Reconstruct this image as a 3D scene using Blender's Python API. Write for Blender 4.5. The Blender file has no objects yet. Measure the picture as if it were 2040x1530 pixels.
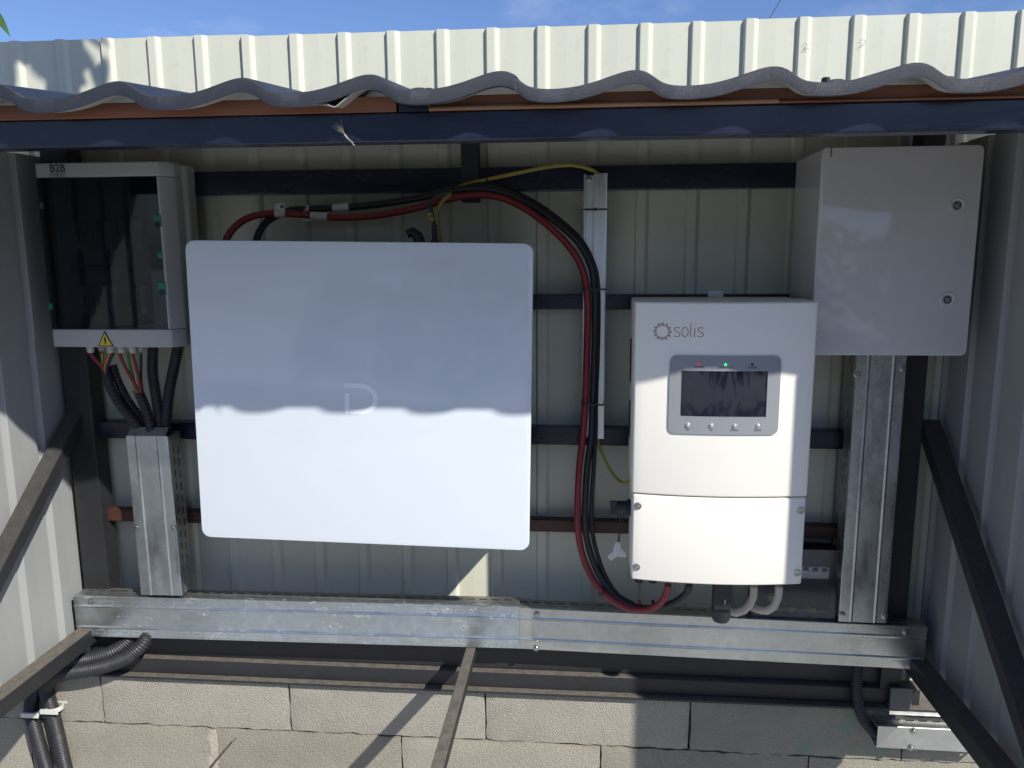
import bpy, bmesh, math, random
from mathutils import Vector, Matrix
random.seed(7)
R = math.radians
S = bpy.context.scene
COL = S.collection
PI = math.pi

# ---------------------------------------------------------------- camera, sky, sun, exposure
cam = bpy.data.cameras.new('camera'); camo = bpy.data.objects.new('camera', cam); COL.objects.link(camo)
cam.sensor_width = 36.0; cam.lens = 27.925; cam.clip_start = 0.02; cam.clip_end = 500
YAW, PITCH, ROLL = 0.0896953, 0.1690796, -0.0066282
fw = Vector((-math.sin(YAW)*math.cos(PITCH), math.cos(YAW)*math.cos(PITCH), -math.sin(PITCH)))
rt = Vector((math.cos(YAW), math.sin(YAW), 0)); up = rt.cross(fw)
rt, up = math.cos(ROLL)*rt+math.sin(ROLL)*up, -math.sin(ROLL)*rt+math.cos(ROLL)*up
camo.matrix_world = Matrix(((rt.x, up.x, -fw.x, 0.0002), (rt.y, up.y, -fw.y, -1.8452), (rt.z, up.z, -fw.z, 1.5035), (0, 0, 0, 1)))
S.camera = camo

SUN = Vector((1.04, -1.0, 1.20)).normalized()           # towards the sun
elev = math.asin(SUN.z); azim = math.atan2(SUN.x, SUN.y)
world = bpy.data.worlds.new('World'); S.world = world; world.use_nodes = True
wn = world.node_tree; wn.nodes.clear()
wo = wn.nodes.new('ShaderNodeOutputWorld'); wb = wn.nodes.new('ShaderNodeBackground')
sky = wn.nodes.new('ShaderNodeTexSky'); sky.sky_type = 'NISHITA'; sky.sun_disc = False
sky.sun_elevation = elev; sky.sun_rotation = azim
sky.air_density = 1.15; sky.dust_density = 1.2; sky.ozone_density = 4.0; sky.altitude = 500
wt = wn.nodes.new('ShaderNodeTexCoord'); wm = wn.nodes.new('ShaderNodeMapping'); wm.inputs['Scale'].default_value = (3.0, 3.0, 7.0)
wz = wn.nodes.new('ShaderNodeTexNoise'); wz.inputs['Scale'].default_value = 1.6; wz.inputs['Detail'].default_value = 7; wz.inputs['Roughness'].default_value = 0.62
wr = wn.nodes.new('ShaderNodeValToRGB'); wr.color_ramp.elements[0].position = 0.56; wr.color_ramp.elements[1].position = 0.95
wr.color_ramp.elements[0].color = (0, 0, 0, 1); wr.color_ramp.elements[1].color = (0.40, 0.40, 0.40, 1)
wx = wn.nodes.new('ShaderNodeMix'); wx.data_type = 'RGBA'; wx.inputs['B'].default_value = (8.0, 8.4, 9.2, 1)
wn.links.new(wt.outputs['Generated'], wm.inputs['Vector']); wn.links.new(wm.outputs['Vector'], wz.inputs['Vector'])
wn.links.new(wz.outputs['Fac'], wr.inputs['Fac']); wn.links.new(wr.outputs['Color'], wx.inputs['Factor'])
wg = wn.nodes.new('ShaderNodeVectorMath'); wg.operation = 'MULTIPLY'; wg.inputs[1].default_value = (0.84, 0.91, 1.18)   # white balance of the sky light
wn.links.new(sky.outputs['Color'], wg.inputs[0]); wn.links.new(wg.outputs['Vector'], wx.inputs['A']); wn.links.new(wx.outputs['Result'], wb.inputs['Color'])
wb.inputs['Strength'].default_value = 0.088
wn.links.new(wb.outputs['Background'], wo.inputs['Surface'])
sl = bpy.data.lights.new('sun', 'SUN'); sl.energy = 4.4; sl.angle = R(0.75); sl.color = (1.0, 0.965, 0.905)
so = bpy.data.objects.new('sun', sl); COL.objects.link(so); so.rotation_euler = SUN.to_track_quat('Z', 'Y').to_euler(); so.location = SUN*8

vs = S.view_settings; vs.view_transform = 'Standard'; vs.look = 'None'; vs.exposure = 0.37; vs.gamma = 1.0; vs.use_curve_mapping = False
S.render.engine = 'CYCLES'
S.cycles.use_denoising = True; S.cycles.max_bounces = 10; S.cycles.diffuse_bounces = 5; S.cycles.glossy_bounces = 5; S.cycles.transparent_max_bounces = 12
S.cycles.caustics_reflective = False; S.cycles.caustics_refractive = False; S.cycles.sample_clamp_indirect = 6

# ---------------------------------------------------------------- helpers
WPOS = {}
class MB:
    def __init__(s): s.v = []; s.f = []; s.m = []
    def add(s, vs_, fs, mi=0):
        b = len(s.v); s.v += [tuple(p) for p in vs_]; s.f += [tuple(b+i for i in f) for f in fs]; s.m += [mi]*len(fs); return s
    def box(s, x0, x1, y0, y1, z0, z1, mi=0):
        return s.add([(x0,y0,z0),(x1,y0,z0),(x1,y1,z0),(x0,y1,z0),(x0,y0,z1),(x1,y0,z1),(x1,y1,z1),(x0,y1,z1)],
                     [(3,2,1,0),(4,5,6,7),(0,1,5,4),(1,2,6,5),(2,3,7,6),(3,0,4,7)], mi)
    def prism(s, pts, a, b, ax='y', mi=0):
        n = len(pts)
        def P(p, t): return (p[0], t, p[1]) if ax == 'y' else ((t, p[0], p[1]) if ax == 'x' else (p[0], p[1], t))
        vs_ = [P(p, a) for p in pts]+[P(p, b) for p in pts]
        fs = [tuple(range(n)), tuple(range(2*n-1, n-1, -1))]+[(i, i+n, (i+1)%n+n, (i+1)%n) for i in range(n)]
        return s.add(vs_, fs, mi)
    def beam(s, a, b, w, h, upv=(0,0,1), mi=0):
        a = Vector(a); b = Vector(b); d = (b-a).normalized(); sd = d.cross(Vector(upv)).normalized(); u = sd.cross(d)
        vs_ = []
        for p in (a, b):
            for i, j in ((-1,-1),(1,-1),(1,1),(-1,1)): vs_.append(p+sd*i*w/2+u*j*h/2)
        return s.add(vs_, [(0,1,2,3),(7,6,5,4),(0,4,5,1),(1,5,6,2),(2,6,7,3),(3,7,4,0)], mi)
    def tube(s, path, r, n=10, cap=True, mi=0, mi2=None, smooth=True, step=0.012, ridge=None):
        pts = spline(path, step) if smooth else [Vector(p) for p in path]
        if ridge: pts = resample(pts, ridge)
        m = len(pts); rings = []; t0 = (pts[1]-pts[0]).normalized()
        ref = Vector((0,1,0)) if abs(t0.y) < .9 else Vector((1,0,0)); u = t0.cross(ref).normalized()
        vs_ = []
        for i, p in enumerate(pts):
            t = (pts[min(i+1,m-1)]-pts[max(i-1,0)]).normalized()
            u = (u-t*u.dot(t)).normalized(); w = t.cross(u)
            rr = r(i/(m-1)) if callable(r) else r
            if ridge: rr *= (1.0, 1.0, .80, .80)[i % 4]
            for k in range(n):
                a = 2*PI*k/n; vs_.append(p+u*math.cos(a)*rr+w*math.sin(a)*rr)
        b = len(s.v); s.v += [tuple(p) for p in vs_]
        for i in range(m-1):
            for k in range(n):
                s.f.append((b+i*n+k, b+i*n+(k+1)%n, b+(i+1)*n+(k+1)%n, b+(i+1)*n+k))
                s.m.append(mi2 if (mi2 is not None and (k*2//n) == 1) else mi)
        if cap:
            s.f.append(tuple(b+k for k in range(n-1,-1,-1))); s.m.append(mi)
            s.f.append(tuple(b+(m-1)*n+k for k in range(n))); s.m.append(mi)
        return s
    def lathe(s, c, ax, prof, n=20, mi=0):
        c = Vector(c); ax = Vector(ax).normalized(); ref = Vector((0,0,1)) if abs(ax.z) < .9 else Vector((1,0,0))
        u = ax.cross(ref).normalized(); w = ax.cross(u); vs_ = []; fs = []
        for r_, h in prof:
            for k in range(n):
                a = 2*PI*k/n; vs_.append(c+ax*h+u*math.cos(a)*r_+w*math.sin(a)*r_)
        for i in range(len(prof)-1):
            for k in range(n): fs.append((i*n+k, i*n+(k+1)%n, (i+1)*n+(k+1)%n, (i+1)*n+k))
        fs.append(tuple(range(n-1,-1,-1))); fs.append(tuple((len(prof)-1)*n+k for k in range(n)))
        return s.add(vs_, fs, mi)
    def ribbon(s, pts, w, ym, closed=False, mi=0, t=0.0):
        n = len(pts); vs_ = []; fs = []
        for i in range(n):
            a = pts[(i-1) % n] if closed or i > 0 else pts[i]; b = pts[(i+1) % n] if closed or i < n-1 else pts[i]
            dx, dz = b[0]-a[0], b[1]-a[1]; L = math.hypot(dx, dz) or 1e-9; nx, nz = -dz/L*w/2, dx/L*w/2
            for sg in (1,-1):
                x = pts[i][0]+nx*sg; z = pts[i][1]+nz*sg; vs_.append((x, ym(x) if callable(ym) else ym, z))
        for i in range(n if closed else n-1):
            j = (i+1) % n; fs.append((2*i, 2*i+1, 2*j+1, 2*j))
        return s.add(vs_, fs, mi)
    def build(s, name, mats, parent=None, bevel=0, seg=2, smooth=38, solid=0, matoff=0, origin=None):
        me = bpy.data.meshes.new(name)
        if not isinstance(mats, (list, tuple)): mats = [mats]
        xs = [p[0] for p in s.v]; ys = [p[1] for p in s.v]; zs = [p[2] for p in s.v]
        o = Vector(origin) if origin else Vector(((min(xs)+max(xs))/2, (min(ys)+max(ys))/2, min(zs)))
        me.from_pydata([tuple(Vector(p)-o) for p in s.v], [], s.f)
        for m in mats: me.materials.append(m)
        me.polygons.foreach_set('material_index', s.m)
        bm = bmesh.new(); bm.from_mesh(me)
        bmesh.ops.recalc_face_normals(bm, faces=bm.faces)
        if bevel:
            bmesh.ops.remove_doubles(bm, verts=bm.verts, dist=1e-6)
            ed = [e for e in bm.edges if len(e.link_faces) == 2 and e.calc_face_angle(0) > R(28)]
            bmesh.ops.bevel(bm, geom=ed, offset=bevel, segments=seg, profile=.5, affect='EDGES', clamp_overlap=True)
        bm.to_mesh(me); bm.free()
        if bevel: smooth = min(smooth, 20)
        if smooth:
            me.polygons.foreach_set('use_smooth', [True]*len(me.polygons)); me.set_sharp_from_angle(angle=R(smooth))
        ob = bpy.data.objects.new(name, me); COL.objects.link(ob); WPOS[ob] = o
        if parent is not None: ob.parent = parent; ob.location = o-WPOS[parent]
        else: ob.location = o
        if solid:
            md = ob.modifiers.new('thickness', 'SOLIDIFY'); md.thickness = abs(solid); md.offset = -1 if solid > 0 else 1; md.material_offset = matoff; md.material_offset_rim = 0
            if smooth: es = ob.modifiers.new('crease', 'EDGE_SPLIT'); es.split_angle = R(smooth)
        return ob
def catmull(p0, p1, p2, p3, t):
    return .5*((2*p1)+(p2-p0)*t+(2*p0-5*p1+4*p2-p3)*t*t+(3*p1-p0-3*p2+p3)*t**3)
def spline(path, step):
    P = [Vector(p) for p in path]; P = [2*P[0]-P[1]]+P+[2*P[-1]-P[-2]]; out = []
    for i in range(1, len(P)-2):
        n = max(1, int((P[i+1]-P[i]).length/step))
        for k in range(n): out.append(catmull(P[i-1], P[i], P[i+1], P[i+2], k/n))
    out.append(P[-2]); return out
def resample(pts, step):
    out = [pts[0]]; acc = 0.0
    for a, b in zip(pts, pts[1:]):
        L = (b-a).length; d = step-acc
        while d <= L: out.append(a+(b-a)*(d/L)); d += step
        acc = L-(d-step)
    return out
def empty(name, loc):
    o = bpy.data.objects.new(name, None); COL.objects.link(o); o.location = loc; o.empty_display_size = .1; WPOS[o] = Vector(loc); return o
def tag(o, label=None, cat=None, group=None, kind=None):
    if label: o['label'] = label
    if cat: o['category'] = cat
    if group: o['group'] = group
    if kind: o['kind'] = kind
    return o
def thing(name, loc, label, cat, group=None): return tag(empty(name, loc), label, cat, group)
def rrect(x0, x1, z0, z1, r, n=6):
    out = []
    for cx, cz, a0 in ((x1-r, z1-r, 0), (x0+r, z1-r, 90), (x0+r, z0+r, 180), (x1-r, z0+r, 270)):
        for k in range(n+1):
            a = R(a0+90*k/n); out.append((cx+r*math.cos(a), cz+r*math.sin(a)))
    return out
def text_into(mb, s, size, x, z, ym, align='CENTER', mi=0, bold=0.0):
    cu = bpy.data.curves.new('t', 'FONT'); cu.body = s; cu.size = size; cu.align_x = align; cu.offset = bold
    ob = bpy.data.objects.new('t', cu); COL.objects.link(ob); dg = bpy.context.evaluated_depsgraph_get()
    me = bpy.data.meshes.new_from_object(ob.evaluated_get(dg))
    mb.add([(x+v.co.x, ym(x+v.co.x) if callable(ym) else ym, z+v.co.y) for v in me.vertices], [tuple(p.vertices) for p in me.polygons], mi)
    bpy.data.objects.remove(ob); bpy.data.curves.remove(cu); bpy.data.meshes.remove(me)

# ---------------------------------------------------------------- materials
def N(nt, t, **k):
    n = nt.nodes.new(t)
    for a, b in k.items():
        if a in n.inputs: n.inputs[a].default_value = b
        else: setattr(n, a, b)
    return n
def pm(name, col, rough=.5, metal=0.0, spec=.5, var=.12, nscale=9.0, det=5, bump=0.0, bscale=200.0, rvar=.08, coat=0.0, dust=0.0, dustcol=(.19,.168,.138), dirt=0.0, dirtcol=(.12,.10,.08), dscale=14.0, stretch=(1,1,1)):
    m = bpy.data.materials.new(name); m.use_nodes = True; nt = m.node_tree; b = nt.nodes['Principled BSDF']; L = nt.links.new
    b.inputs['Metallic'].default_value = metal; b.inputs['Specular IOR Level'].default_value = spec; b.inputs['Coat Weight'].default_value = coat; b.inputs['Coat Roughness'].default_value = .05
    tc = N(nt, 'ShaderNodeTexCoord'); mp = N(nt, 'ShaderNodeMapping'); mp.inputs['Scale'].default_value = stretch; L(tc.outputs['Object'], mp.inputs['Vector'])
    nz = N(nt, 'ShaderNodeTexNoise', Scale=nscale, Detail=det, Roughness=.6); L(mp.outputs['Vector'], nz.inputs['Vector'])
    mr = N(nt, 'ShaderNodeMapRange'); mr.inputs['From Min'].default_value = .25; mr.inputs['From Max'].default_value = .75
    mr.inputs['To Min'].default_value = 1-var; mr.inputs['To Max'].default_value = 1+var; L(nz.outputs['Fac'], mr.inputs['Value'])
    hs = N(nt, 'ShaderNodeVectorMath', operation='SCALE'); hs.inputs[0].default_value = col[:3]; L(mr.outputs['Result'], hs.inputs['Scale'])
    out = hs.outputs['Vector']
    if dirt:
        n2 = N(nt, 'ShaderNodeTexNoise', Scale=dscale, Detail=8, Roughness=.7); L(tc.outputs['Object'], n2.inputs['Vector'])
        r2 = N(nt, 'ShaderNodeMapRange'); r2.inputs['From Min'].default_value = .56; r2.inputs['From Max'].default_value = .74; r2.inputs['To Max'].default_value = dirt; L(n2.outputs['Fac'], r2.inputs['Value'])
        mx = N(nt, 'ShaderNodeMix', data_type='RGBA'); L(r2.outputs['Result'], mx.inputs['Factor']); L(out, mx.inputs['A']); mx.inputs['B'].default_value = (*dirtcol, 1); out = mx.outputs['Result']
    if dust:
        g = N(nt, 'ShaderNodeNewGeometry'); sx = N(nt, 'ShaderNodeSeparateXYZ'); L(g.outputs['True Normal'], sx.inputs[0])
        r3 = N(nt, 'ShaderNodeMapRange'); r3.inputs['From Min'].default_value = .68; r3.inputs['From Max'].default_value = .95; L(sx.outputs['Z'], r3.inputs['Value'])
        n3 = N(nt, 'ShaderNodeTexNoise', Scale=60, Detail=6, Roughness=.7); L(tc.outputs['Object'], n3.inputs['Vector'])
        m3 = N(nt, 'ShaderNodeMapRange'); m3.inputs['From Min'].default_value = .3; m3.inputs['From Max'].default_value = .6; m3.inputs['To Min'].default_value = .45*dust; m3.inputs['To Max'].default_value = dust; L(n3.outputs['Fac'], m3.inputs['Value'])
        mm = N(nt, 'ShaderNodeMath', operation='MULTIPLY'); L(r3.outputs['Result'], mm.inputs[0]); L(m3.outputs['Result'], mm.inputs[1])
        mx = N(nt, 'ShaderNodeMix', data_type='RGBA'); L(mm.outputs[0], mx.inputs['Factor']); L(out, mx.inputs['A']); mx.inputs['B'].default_value = (*dustcol, 1); out = mx.outputs['Result']
        rr = N(nt, 'ShaderNodeMapRange'); rr.inputs['To Min'].default_value = rough; rr.inputs['To Max'].default_value = .85; L(mm.outputs[0], rr.inputs['Value']); L(rr.outputs['Result'], b.inputs['Roughness'])
    else:
        rr = N(nt, 'ShaderNodeMapRange'); rr.inputs['From Min'].default_value = .3; rr.inputs['From Max'].default_value = .7; rr.inputs['To Min'].default_value = max(.02, rough-rvar); rr.inputs['To Max'].default_value = rough+rvar; L(nz.outputs['Fac'], rr.inputs['Value']); L(rr.outputs['Result'], b.inputs['Roughness'])
    L(out, b.inputs['Base Color'])
    if bump:
        nb = N(nt, 'ShaderNodeTexNoise', Scale=bscale, Detail=4, Roughness=.6); L(mp.outputs['Vector'], nb.inputs['Vector'])
        bp = N(nt, 'ShaderNodeBump', Strength=bump, Distance=.002); L(nb.outputs['Fac'], bp.inputs['Height']); L(bp.outputs['Normal'], b.inputs['Normal'])
    return m
M = {}
M['cream'] = pm('cream_paint', (.63,.63,.505), .42, var=.04, nscale=3, dirt=.22, dirtcol=(.33,.31,.24), dscale=38)
M['inner'] = pm('grey_primer', (.31,.315,.31), .5, var=.05, nscale=4, dirt=.18, dirtcol=(.25,.24,.21), dscale=9)
M['navy'] = pm('navy_enamel', (.011,.0135,.030), .24, var=.25, nscale=24, bump=.15, bscale=60, dirt=.25, dirtcol=(.05,.055,.075), dscale=30, stretch=(.25,1,1))
M['black'] = pm('black_enamel', (.019,.0195,.021), .55, var=.25, nscale=20, bump=.1, bscale=80, dust=.75, dirt=.2, dirtcol=(.05,.045,.04), dscale=40)
M['rust'] = pm('red_primer', (.060,.022,.014), .55, var=.35, nscale=22, dirt=.6, dirtcol=(.10,.065,.04), dscale=26)
M['roof'] = pm('graphite_roof', (.024,.028,.038), .36, var=.5, nscale=750, bump=.6, bscale=1000, dirt=.25, dirtcol=(.16,.14,.11), dscale=45)
M['roofback'] = pm('pale_backcoat', (.40,.395,.36), .5, var=.06)
M['wood'] = pm('brown_timber', (.22,.085,.042), .6, var=.45, nscale=26, stretch=(.08,1,1.6), bump=.25, bscale=90)
M['woodlit'] = pm('lit_timber', (.40,.21,.11), .6, var=.3, nscale=26, stretch=(.08,1,1.6), bump=.2, bscale=90)  # lighter copy of the timber, lit chamfer painted into the colour
M['alu'] = pm('aluminium', (.72,.73,.75), .33, metal=1.0, var=.05, stretch=(1,1,.05), nscale=40)
M['steel'] = pm('screw_steel', (.42,.41,.39), .30, metal=1.0, var=.1, nscale=60)
M['white'] = pm('battery_glass', (.665,.715,.75), .07, spec=.5, var=.01, rvar=.02)
M['casing'] = pm('battery_casing', (.045,.048,.052), .45, var=.1)
M['logo'] = pm('pale_logo', (.86,.90,.93), .25, var=.01)
M['inv'] = pm('white_powder', (.86,.825,.73), .48, var=.012, bump=.10, bscale=900, rvar=.03)
M['cab'] = pm('cabinet_paint', (.58,.565,.54), .055, var=.02, rvar=.012)
M['plastic'] = pm('grey_plastic', (.44,.445,.42), .42, var=.03)
M['dark'] = pm('dark_interior', (.016,.018,.022), .5, var=.2)
M['mid'] = pm('device_grey', (.09,.095,.10), .45, var=.15)
M['slate'] = pm('slate_panel', (.17,.18,.19), .5, var=.1)
M['green'] = pm('green_latch', (.02,.20,.10), .4, var=.05)
M['bezel'] = pm('membrane_grey', (.27,.28,.295), .34, var=.02)
M['screen'] = pm('screen_glass', (.011,.013,.023), .04, spec=.6, var=.1, rvar=.01)
M['button'] = pm('button_silver', (.62,.63,.65), .22, metal=.6, var=.03)
M['brown'] = pm('brown_print', (.27,.07,.018), .5, var=.1)
M['redprint'] = pm('maroon_print', (.44,.10,.04), .5, var=.1)
M['ink'] = pm('dark_print', (.02,.022,.03), .5, var=.1)
M['yellow'] = pm('sign_yellow', (.78,.56,.04), .45, var=.04)
M['red'] = pm('red_insulation', (.23,.024,.028), .42, var=.15, nscale=30, dirt=.2, dirtcol=(.22,.08,.07))
M['blk'] = pm('black_insulation', (.014,.016,.021), .42, var=.15, nscale=30)
M['yel'] = pm('yellow_insulation', (.40,.32,.06), .45, var=.1)
M['grn'] = pm('green_insulation', (.06,.22,.03), .45, var=.1)
M['orange'] = pm('orange_insulation', (.55,.16,.03), .45, var=.1)
M['cond'] = pm('black_conduit', (.026,.026,.029), .52, var=.2, nscale=40, dirt=.5, dirtcol=(.11,.10,.085), dscale=30)
M['sleeve'] = pm('white_sleeve', (.62,.61,.57), .5, var=.06, nscale=60)
M['pvc'] = pm('white_pvc', (.62,.60,.55), .45, var=.08, nscale=30)
M['greycable'] = pm('grey_cable', (.55,.505,.42), .45, var=.08)
M['gland'] = pm('gland_plastic', (.46,.45,.42), .45, var=.05)
M['fluff'] = pm('dry_fluff', (.42,.38,.32), .8, var=.2)
M['lime'] = pm('yellow_green_terminal', (.42,.48,.05), .4, var=.1)
M['leaf'] = pm('leaf', (.045,.10,.018), .42, var=.35, nscale=40)
M['bark'] = pm('bark', (.10,.075,.05), .8, var=.35, nscale=30, bump=.8, bscale=60)
M['mortar'] = pm('mortar', (.40,.36,.29), .9, var=.2, nscale=40, bump=1.0, bscale=120)
M['ground'] = pm('grey_concrete', (.40,.41,.41), .95, var=.3, nscale=2.5, det=9, dirt=.7, dirtcol=(.22,.23,.20), dscale=.8, bump=.6, bscale=25)  # concrete grey, kept pale for the light it bounces into the shelter
def emit(name, col, st):
    m = bpy.data.materials.new(name); m.use_nodes = True; b = m.node_tree.nodes['Principled BSDF']
    b.inputs['Base Color'].default_value = (*[c*.3 for c in col], 1); b.inputs['Emission Color'].default_value = (*col, 1); b.inputs['Emission Strength'].default_value = st; b.inputs['Roughness'].default_value = .2; return m
M['ledred'] = emit('red_led', (.9,.06,.05), .45); M['ledgreen'] = emit('green_led', (.05,.95,.25), 1.1)
def clear(name, tint, gl=.03, ior=1.45):
    m = bpy.data.materials.new(name); m.use_nodes = True; nt = m.node_tree; nt.nodes.clear(); L = nt.links.new
    o = N(nt, 'ShaderNodeOutputMaterial'); mx = N(nt, 'ShaderNodeMixShader'); t = N(nt, 'ShaderNodeBsdfTransparent'); g = N(nt, 'ShaderNodeBsdfGlossy'); fr = N(nt, 'ShaderNodeFresnel', IOR=ior)
    t.inputs['Color'].default_value = (*tint, 1); g.inputs['Roughness'].default_value = gl
    L(fr.outputs[0], mx.inputs[0]); L(t.outputs[0], mx.inputs[1]); L(g.outputs[0], mx.inputs[2]); L(mx.outputs[0], o.inputs['Surface']); return m
M['smoke'] = clear('smoked_glass', (.52,.56,.60)); M['film'] = clear('clear_plastic', (.80,.82,.88), .12)
def galv(name, base, rough, marks=0.0, stain=.3):
    """zinc coated sheet: spangle, streaks along the length, pale oxide rings pressed by the stacked slots of other sheets"""
    m = pm(name, base, rough, metal=.92, var=.10, nscale=30, rvar=.10, stretch=(.25,1,1)); nt = m.node_tree; L = nt.links.new; b = nt.nodes['Principled BSDF']
    src = b.inputs['Base Color'].links[0].from_socket; tc = [n for n in nt.nodes if n.type == 'TEX_COORD'][0]
    vo = N(nt, 'ShaderNodeTexVoronoi', Scale=70.0); L(tc.outputs['Object'], vo.inputs['Vector'])
    r1 = N(nt, 'ShaderNodeMapRange'); r1.inputs['To Min'].default_value = .90; r1.inputs['To Max'].default_value = 1.08; L(vo.outputs['Color'], r1.inputs['Value'])
    sc = N(nt, 'ShaderNodeVectorMath', operation='SCALE'); L(src, sc.inputs[0]); L(r1.outputs['Result'], sc.inputs['Scale']); out = sc.outputs['Vector']
    n2 = N(nt, 'ShaderNodeTexNoise', Scale=5.0, Detail=6); L(tc.outputs['Object'], n2.inputs['Vector'])
    r2 = N(nt, 'ShaderNodeMapRange'); r2.inputs['From Min'].default_value = .45; r2.inputs['From Max'].default_value = .7; r2.inputs['To Max'].default_value = stain; L(n2.outputs['Fac'], r2.inputs['Value'])
    mx = N(nt, 'ShaderNodeMix', data_type='RGBA'); L(r2.outputs['Result'], mx.inputs['Factor']); L(out, mx.inputs['A']); mx.inputs['B'].default_value = (.36,.37,.34,1); out = mx.outputs['Result']
    mt = None
    if marks:
        sx = N(nt, 'ShaderNodeSeparateXYZ'); L(tc.outputs['Object'], sx.inputs[0])
        def math_(op, a, b_=None, c=None):
            n = N(nt, 'ShaderNodeMath', operation=op)
            for i, q in enumerate((a, b_, c)):
                if q is None: continue
                if isinstance(q, (int, float)): n.inputs[i].default_value = q
                else: L(q, n.inputs[i])
            return n.outputs[0]
        u = math_('PINGPONG', sx.outputs['X'], .0155)                 # oval rings every 31 mm in two rows
        masks = []
        for zc in (.012, .089):
            dz = math_('SUBTRACT', sx.outputs['Z'], zc)
            qx = math_('MAXIMUM', math_('SUBTRACT', u, .0065), 0.0); d = math_('SQRT', math_('ADD', math_('MULTIPLY', qx, qx), math_('MULTIPLY', dz, dz)))
            ring = math_('ABSOLUTE', math_('SUBTRACT', d, .0048)); masks.append(math_('LESS_THAN', ring, .0007))
        mk = math_('MAXIMUM', masks[0], masks[1])
        n3 = N(nt, 'ShaderNodeTexNoise', Scale=9.0, Detail=3); L(tc.outputs['Object'], n3.inputs['Vector'])
        g3 = N(nt, 'ShaderNodeMapRange'); g3.inputs['From Min'].default_value = .42; g3.inputs['From Max'].default_value = .62; g3.inputs['To Max'].default_value = marks; L(n3.outputs['Fac'], g3.inputs['Value'])
        mt = math_('MULTIPLY', mk, g3.outputs['Result'])
        # pale blotchy outlines in the middle band
        mp = N(nt, 'ShaderNodeMapping'); mp.inputs['Scale'].default_value = (1, 1, 2.6); L(tc.outputs['Object'], mp.inputs['Vector'])
        n4 = N(nt, 'ShaderNodeTexNoise', Scale=26.0, Detail=1.5); L(mp.outputs['Vector'], n4.inputs['Vector'])
        band = math_('LESS_THAN', math_('ABSOLUTE', math_('SUBTRACT', n4.outputs['Fac'], .66)), .012)
        mt = math_('MAXIMUM', mt, math_('MULTIPLY', band, marks*.9))
        m4 = N(nt, 'ShaderNodeMix', data_type='RGBA'); L(mt, m4.inputs['Factor']); L(out, m4.inputs['A']); m4.inputs['B'].default_value = (.80,.83,.86,1); out = m4.outputs['Result']
        ms = math_('SUBTRACT', .92, math_('MULTIPLY', mt, .7)); L(ms, b.inputs['Metallic'])
    L(out, b.inputs['Base Color']); return m
M['galv'] = galv('galvanised_marked', (.51,.555,.57), .32, marks=.40)
M['galv3'] = galv('galvanised_clean', (.53,.575,.60), .30, stain=.35)
M['galv4'] = galv('galvanised_faint', (.49,.52,.52), .28, marks=.22)
M['galv2'] = galv('galvanised_plain', (.57,.575,.53), .30, stain=.5)
M['galvperf'] = galv('galvanised_dusty', (.46,.45,.41), .46, stain=.8)
def concrete(name, base, green=0.0):
    m = pm(name, base, .9, var=.16, nscale=5, det=8, dirt=.5, dirtcol=(.20,.17,.12), dscale=5); nt = m.node_tree; L = nt.links.new; b = nt.nodes['Principled BSDF']
    tc = [n for n in nt.nodes if n.type == 'TEX_COORD'][0]; src = b.inputs['Base Color'].links[0].from_socket
    oi = N(nt, 'ShaderNodeObjectInfo'); ro = N(nt, 'ShaderNodeMapRange'); ro.inputs['To Min'].default_value = .86; ro.inputs['To Max'].default_value = 1.10; L(oi.outputs['Random'], ro.inputs['Value'])
    so_ = N(nt, 'ShaderNodeVectorMath', operation='SCALE'); L(src, so_.inputs[0]); L(ro.outputs['Result'], so_.inputs['Scale']); src = so_.outputs['Vector']
    n1 = N(nt, 'ShaderNodeTexNoise', Scale=380.0, Detail=3, Roughness=.7); L(tc.outputs['Object'], n1.inputs['Vector'])
    vo = N(nt, 'ShaderNodeTexVoronoi', Scale=240.0); L(tc.outputs['Object'], vo.inputs['Vector'])
    r1 = N(nt, 'ShaderNodeMapRange'); r1.inputs['From Min'].default_value = .30; r1.inputs['From Max'].default_value = .72; r1.inputs['To Min'].default_value = .62; r1.inputs['To Max'].default_value = 1.28; L(n1.outputs['Fac'], r1.inputs['Value'])
    sc = N(nt, 'ShaderNodeVectorMath', operation='SCALE'); L(src, sc.inputs[0]); L(r1.outputs['Result'], sc.inputs['Scale']); out = sc.outputs['Vector']
    if green:
        n2 = N(nt, 'ShaderNodeTexNoise', Scale=7.0, Detail=9, Roughness=.75); L(tc.outputs['Object'], n2.inputs['Vector'])
        r2 = N(nt, 'ShaderNodeMapRange'); r2.inputs['From Min'].default_value = .52; r2.inputs['From Max'].default_value = .66; r2.inputs['To Max'].default_value = green; L(n2.outputs['Fac'], r2.inputs['Value'])
        mx = N(nt, 'ShaderNodeMix', data_type='RGBA'); L(r2.outputs['Result'], mx.inputs['Factor']); L(out, mx.inputs['A']); mx.inputs['B'].default_value = (.16,.26,.19,1); out = mx.outputs['Result']
    L(out, b.inputs['Base Color'])
    ad = N(nt, 'ShaderNodeMath', operation='ADD'); L(n1.outputs['Fac'], ad.inputs[0]); L(vo.outputs['Distance'], ad.inputs[1])
    bp = N(nt, 'ShaderNodeBump', Strength=.6, Distance=.002); L(ad.outputs[0], bp.inputs['Height']); L(bp.outputs['Normal'], b.inputs['Normal']); return m
M['block'] = concrete('concrete_block', (.33,.308,.255)); M['blockgreen'] = concrete('concrete_block_green', (.33,.30,.24), .75)
M['blocklow'] = concrete('concrete_block_coarse', (.335,.308,.247))

# ---------------------------------------------------------------- ground
g = MB(); n = 24
g.add([(-60,-60,0),(60,-60,0),(60,60,0),(-60,60,0)], [(0,1,2,3)]); tag(g.build('ground', M['ground'], smooth=0), kind='structure')

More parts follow.
